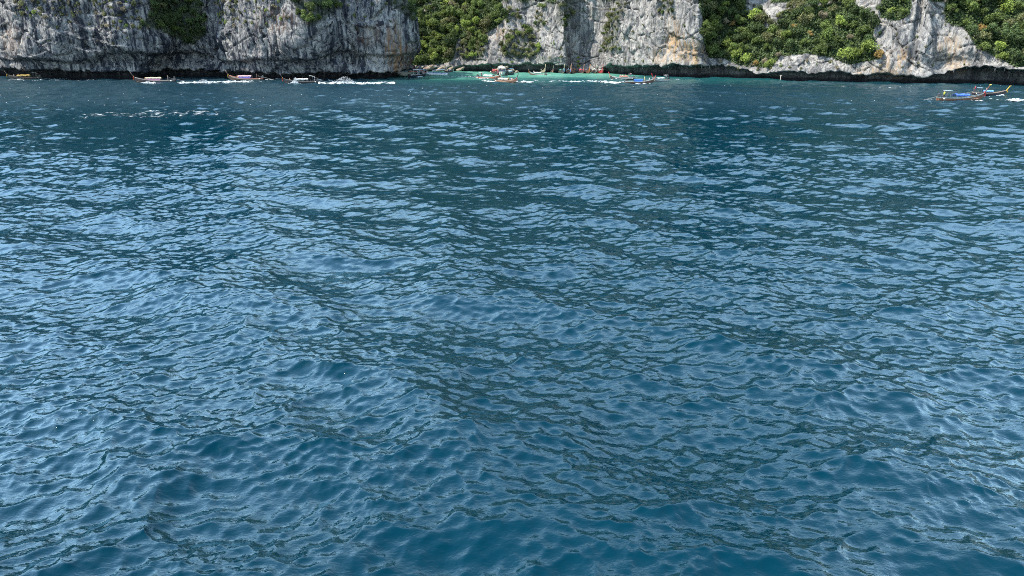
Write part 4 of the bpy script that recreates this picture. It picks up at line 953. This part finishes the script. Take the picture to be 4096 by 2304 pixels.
# lacy foam: thins out towards its torn edges
m, n, l, bs = material('lacy_foam'); bs.inputs['Base Color'].default_value = (0.62, 0.68, 0.70, 1); bs.inputs['Roughness'].default_value = 0.9; LACE = m
va = n.new('ShaderNodeVertexColor'); va.layer_name = 'dens'; sv = n.new('ShaderNodeSeparateColor'); l.new(va.outputs[0], sv.inputs[0])
tcq = n.new('ShaderNodeTexCoord'); nq = n.new('ShaderNodeTexNoise'); nq.inputs['Scale'].default_value = 2.2; nq.inputs['Detail'].default_value = 5; l.new(tcq.outputs['Object'], nq.inputs['Vector'])
aq = n.new('ShaderNodeMath'); aq.operation = 'ADD'; l.new(sv.outputs[0], aq.inputs[0]); l.new(nq.outputs['Fac'], aq.inputs[1])
rq = n.new('ShaderNodeMapRange'); rq.interpolation_type = 'SMOOTHSTEP'; rq.inputs[1].default_value = 0.72; rq.inputs[2].default_value = 1.25; l.new(aq.outputs[0], rq.inputs[0]); l.new(rq.outputs[0], bs.inputs['Alpha'])
def strip(name, pts, width, lift, cover, seed, label=None, ridge=0.12, res=0.12):
    """a lane of broken foam lying on the moving water surface: uneven, torn edges, small height"""
    P = np.array(pts, float); Ls = np.concatenate([[0], np.cumsum(np.hypot(*np.diff(P, axis=0).T))]); n = max(int(Ls[-1] / (res * 2)), 6)
    t = np.linspace(0, Ls[-1], n); X = np.interp(t, Ls, P[:, 0]); Y = np.interp(t, Ls, P[:, 1]); W = np.interp(t, Ls, width)
    tx, ty = np.gradient(X), np.gradient(Y); q = np.hypot(tx, ty); nx, ny = -ty / q, tx / q
    k = max(int(max(width) / res), 5); v = np.linspace(-1, 1, k)
    gx = X[:, None] + nx[:, None] * v[None] * W[:, None] / 2; gy = Y[:, None] + ny[:, None] * v[None] * W[:, None] / 2
    z, ox, oy = sea_at(gx, gy, np.full(gx.shape, 0.3)); f1 = fbm(gx / 0.8 + seed, gy / 0.8, 900 + seed, 3)
    edge = 1 - np.abs(v)[None] ** 1.5
    z = z + lift + ridge * edge * (0.6 + 0.9 * f1)
    V = np.stack([gx + ox, gy + oy, z], -1).reshape(-1, 3)
    dens = edge * np.interp(t, Ls, cover)[:, None] + 0.42 * fbm(gx / 1.6, gy / 0.9, 950 + seed, 4) + 0.18 * f1
    keep = (dens[:-1, :-1] > 0.12).ravel()
    if not keep.any(): return None
    me = mesh_np(name, V, grid_faces(n, k)[keep], [LACE]); dv = np.clip(dens, 0, 1).ravel(); ca = me.color_attributes.new('dens', 'FLOAT_COLOR', 'POINT')
    ca.data.foreach_set('color', np.stack([dv, dv, dv, np.ones_like(dv)], -1).astype(np.float32).ravel()); o = link(bpy.data.objects.new(name, me))
    return tag(o, label, 'foam', None, 'stuff')
def lane(px0, px1, py, py1=None, n=7, jitter=0.8, seed=0):
    r = random.Random(seed + int(px0)); py1 = py if py1 is None else py1
    return [(x + 0 * r.random(), y + r.uniform(-jitter, jitter)) for x, y in (G(px0 + (px1 - px0) * i / (n - 1), py + (py1 - py) * i / (n - 1)) for i in range(n))]
def spray(name, c, size, count, seed, lean=0.0):
    """thrown water: many small drops in a plume"""
    r = np.random.RandomState(seed); d = np.abs(r.randn(count)) ; x = r.randn(count) * size[0] * .5; h = r.rand(count) ** 1.8 * size[2] * np.exp(-(x / size[0]) ** 2 * 2); y = r.randn(count) * size[1] * .4
    s = 0.025 + 0.07 * r.rand(count) ** 2; s *= 1 + 0.8 * (h < size[2] * .25)
    o = np.array([(1, 0, 0), (-.5, .87, 0), (-.5, -.87, 0), (0, 0, 1.2), (0, 0, -1.2)]); ctr = np.stack([c[0] + x + lean * h, c[1] + y, h + 0.02], -1)
    V = (ctr[:, None] + o[None] * s[:, None, None]).reshape(-1, 3); f = np.array([(0, 1, 3), (1, 2, 3), (2, 0, 3), (1, 0, 4), (2, 1, 4), (0, 2, 4)])
    F = (f[None] + 5 * np.arange(count)[:, None, None]).reshape(-1, 3)
    return tag(link(bpy.data.objects.new(name, mesh_np(name, V, F, [FOAM]))), None, 'spray', None, 'stuff')
WK = [(705, 905, 333, 331, 1.6, .62, 'white wake behind the pink-curtained boat'), (905, 1015, 331, 331, 2.2, .8, 'broad foam lane in front of the blue-curtained boat'), (1272, 1580, 337, 333, 1.9, .8, 'long white wake behind the boat throwing spray'),
      (1075, 1130, 320, 320, 1.2, .6, 'short foam lane ahead of the spray-throwing boat'), (1060, 1090, 322, 321, 1.0, .7, 'foam at the stern of the blue-curtained boat'), (1270, 1400, 323, 322, .7, .45, 'thin foam line behind the spray-throwing boat'),
      (1930, 2135, 327, 329, 1.6, .7, 'foam lane along the cream-roofed boat'), (1790, 1960, 307, 318, 1.3, .35, 'broken wake between the headland and the reddish boat'), (2135, 2390, 326, 328, .9, .42, 'broken foam line across the cove mouth'),
      (2380, 2500, 331, 333, 1.7, .8, 'white wake behind the bright blue-roofed boat'), (2690, 2800, 320, 320, .6, .35, 'thin wake right of the red-prowed white boat'), (2230, 2390, 328, 330, 1.2, .6, 'wake foam left of the bright blue-roofed boat'),
      (30, 100, 317, 317.5, .8, .4, 'bow foam of the yellow-roofed boat'), (165, 320, 315, 316, .9, .4, 'faint wake of the yellow-roofed boat'), (570, 620, 333, 333, 1.0, .75, 'bow wave of the pink-curtained boat'), (950, 1045, 324, 324, .6, .6, 'foam along the blue-curtained hull'),
      (3700, 3745, 398, 400, .7, .5, 'foam at the stern of the nearest boat'), (3880, 3935, 404, 410, .7, .6, 'bow wave of the nearest boat'), (3950, 4035, 398, 403, .5, .35, 'thin foam line ahead of the nearest boat'), (4035, 4140, 404, 402, 2.0, .85, 'white foam patch at the right edge'),
      (3985, 4020, 382, 382, .6, .6, 'bow foam of the far-right dark boat'), (3870, 3890, 377, 377, .6, .6, 'stern foam of the far-right dark boat'), (1660, 1690, 311, 310, 1.2, .7, 'foam beside the dark speedboat'), (2540, 2600, 334, 334, .7, .75, 'bow foam of the bright blue-roofed boat'), (2440, 2490, 318, 318, .5, .5, 'bow foam of the salmon-roofed boat'),
      (330, 880, 462, 452, 12.0, .22, 'old fading wake across the open water at left'), (3360, 3640, 351, 353, .6, .3, 'faint foam line under the right-hand cliff'), (0, 560, 322, 324, .5, .22, 'scattered foam in front of the headland')]
for i, (x0, x1, y0, y1, w, cv, lb) in enumerate(WK):
    pts = lane(x0, x1, y0, y1, 9, 0.3, i)
    strip('wake_foam', pts, [(w * 3.0 if y0 < 440 else w) * (0.5 + 0.5 * math.sin(math.pi * (j + .5) / 9)) for j in range(9)], 0.03, [cv * (0.75 + 0.25 * math.sin(2.1 * j + i)) for j in range(9)], i, lb, (0.06 + 0.19 * w) if y0 < 440 else 0.02, 0.12 if w < 1 else 0.2)
SP = [(1375, 334, 4.0, 1.3, 1.9, 900, 'fine spray plume thrown up behind the spray-throwing boat'), (812, 332, 2.6, 1.0, 1.0, 500, 'spray plume behind the pink-curtained boat'), (1178, 335, 1.1, .5, 1.7, 700, 'white splash against the side of the spray-throwing boat'), (590, 333, 1.3, .4, .6, 300, 'splash at the bow of the pink-curtained boat')]
for i, (px, py, a_, b_, c_, n_, lb) in enumerate(SP):
    spray('spray', G(px, py), (a_, b_, c_), n_, 60 + i, .25)['label'] = lb
# flecks of white water scattered over the choppy middle distance
r = np.random.RandomState(5); V = []; F = []
for i in range(170):
    px = r.rand() * 4300 - 100 if i % 3 else r.rand() * 1700; py = 322 + 110 * r.rand() ** 1.6; x, y = G(px, max(py, 324 if px < 1700 else 344))
    z, ox, oy = sea_at(np.array([x]), np.array([y]), np.array([.3])); a = r.uniform(.05, .20); bq = r.uniform(.03, .07); k0 = len(V)
    for q in range(6):
        g = 2 * math.pi * q / 6; V.append((x + float(ox[0]) + a * math.cos(g) * r.uniform(.7, 1.2), y + float(oy[0]) + bq * math.sin(g), float(z[0]) + .015))
    V.append((x + float(ox[0]), y + float(oy[0]), float(z[0]) + .055)); F += [(k0 + q, k0 + (q + 1) % 6, k0 + 6) for q in range(6)]
tag(link(bpy.data.objects.new('foam_flecks', mesh_np('foam_flecks', np.array(V), np.array(F), [FOAM]))), 'small white foam flecks scattered over the choppy far water', 'foam', None, 'stuff')

# boulders leaning under the overhang at the back of the cove
TAN = rock_material('tan_boulder', (0.42, 0.36, 0.27), (0.28, 0.23, 0.17), (0.10, 0.08, 0.06), 0.5, (0.4, 0.25, 0.12))
def boulder(px, py, up, d, tilt, seed, label, grp='boulders at the back of the cove'):
    bm = bmesh.new(); bmesh.ops.create_icosphere(bm, subdivisions=3, radius=1.0); r = random.Random(seed)
    ph = [r.uniform(0, 6) for _ in range(6)]
    for v in bm.verts:
        c = v.co; q = 1 + .16 * math.sin(3.1 * c.x + ph[0]) * math.sin(2.7 * c.z + ph[1]) + .10 * math.sin(6.3 * c.x + ph[2]) * math.sin(5.1 * c.y + ph[3]); v.co = Vector((math.copysign(abs(c.x) ** .8, c.x) * q, c.y * q, math.copysign(abs(c.z) ** .75, c.z) * q))
    me = bpy.data.meshes.new('boulder'); bm.to_mesh(me); bm.free(); me.materials.append(TAN)
    o = link(bpy.data.objects.new('boulder', me)); x, y = G(px, py); o.location = (x, y, up); o.scale = d; o.rotation_euler = (0.15, tilt, r.uniform(-.3, .3)); tag(o, label, 'rock', grp)
BL = [(1715, 285.5, 1.2, (2.6, 1.4, .9), -.35, 'tan boulder under the bright wood, leftmost of the shore rocks'), (1765, 286, 1.0, (2.0, 1.2, .7), -.3, 'tan slab leaning on the shore right of the leftmost boulder'), (1800, 287, .9, (1.8, 1.2, .6), -.4, 'small pale slab behind the blue-roofed boat'),
      (1842, 287, 1.0, (1.9, 1.1, .55), -.35, 'pale slanting slab left of the black undercut'), (1995, 292, 1.6, (2.0, 1.0, .42), -.75, 'thin slanting slab left of the big leaning boulder'), (2012, 292.5, 1.3, (2.4, 1.1, .60), -.5, 'big leaning tan boulder above the tall-hardtop speedboat'),
      (2022, 292.5, .7, (1.9, 1.0, .5), -.3, 'low tan boulder below the big leaning one'), (2044, 293, .9, (1.6, .9, .45), -.3, 'pale slanting rock right of the big leaning boulder'), (2066, 293, .5, (.9, .8, .4), -.2, 'small round rock at the right end of the cove boulders')]
for i, (px, py, up, d, tl, lb) in enumerate(BL): boulder(px, py, up, d, tl, i, lb)

# stalactites along the lip of the undercut, and the pale stump on the marker rock
ST = []
for q in range(3):
    mm = MB(); r = random.Random(q); mm.tube([(0, 0, .25), (.05, 0, -.2), (.02, .05, -.6), (.06, 0, -1.0)], [.32, .26, .15, .04], 6)
    me = bpy.data.meshes.new('stalactite'); me.from_pydata(mm.v, [], mm.f); me.materials.append(PALE); ST.append(me)
r = random.Random(4)
cpx = 2048 + FPX * cove['X'] / (cove['Y'] * math.cos(PITCH))
for j in range(len(cpx)):
    if ((2430 < cpx[j] < 2960) and r.random() < .10) or ((3830 < cpx[j] < 4120) and r.random() < .12) or ((3380 < cpx[j] < 3520 or 1900 < cpx[j] < 2240) and r.random() < .06):
        i = int(np.argmin(np.abs(cove['H'][:, j] - cove['lip'][j] - 0.1))); p = cove['P'][i, j]
        o = link(bpy.data.objects.new('stalactite', r.choice(ST)), CLIFF['cliff_cove']); s = r.uniform(.4, 1.0)
        o.location = (p[0] - cove['nx'][j] * r.uniform(.2, 1.4), p[1] - cove['ny'][j] * r.uniform(.2, 1.4), p[2] + .05); o.scale = (s, s, s * r.uniform(.7, 1.5)); o.rotation_euler = (0, 0, r.uniform(0, 6))
x, y = G(3121, 322); mm = MB(); mm.tube([(0, 0, -.5), (.05, 0, .5), (0, .03, 1.1), (.08, 0, 1.6)], [.16, .14, .12, .15], 7); mm.tube([(.02, 0, 1.35), (-.35, 0, 1.65)], [.08, .05], 5); mm.tube([(.05, 0, 1.4), (.42, 0, 1.62)], [.07, .05], 5)
o = mm.build('mooring_post', plain('bleached_wood', (.45, .40, .33), .8, .2, 4.0), None, True); o.location = (x, y, 0); tag(o, 'pale forked post standing in the water under the right cliff', 'post')
# the small bright tree by the beach
x, y = G(2312, 290.5)
t = empty('tree', (x, y, .2)); tag(t, 'small bright green tree with stacked tufts standing behind the beach boats', 'tree')
tk = link(bpy.data.objects.new('trunk', TRUNKS[0]), t); tk.scale = (1.8, 1.8, 4.2)
for zz, rr in ((2.4, 1.15), (4.0, 1.0), (5.4, 1.05)):
    c_ = link(bpy.data.objects.new('crown', CROWNS[int(zz) % 9]), t); c_.location = (.15 * math.sin(zz), .1, zz); c_.scale = (rr, rr, rr * .7); colour(c_, 'bright')
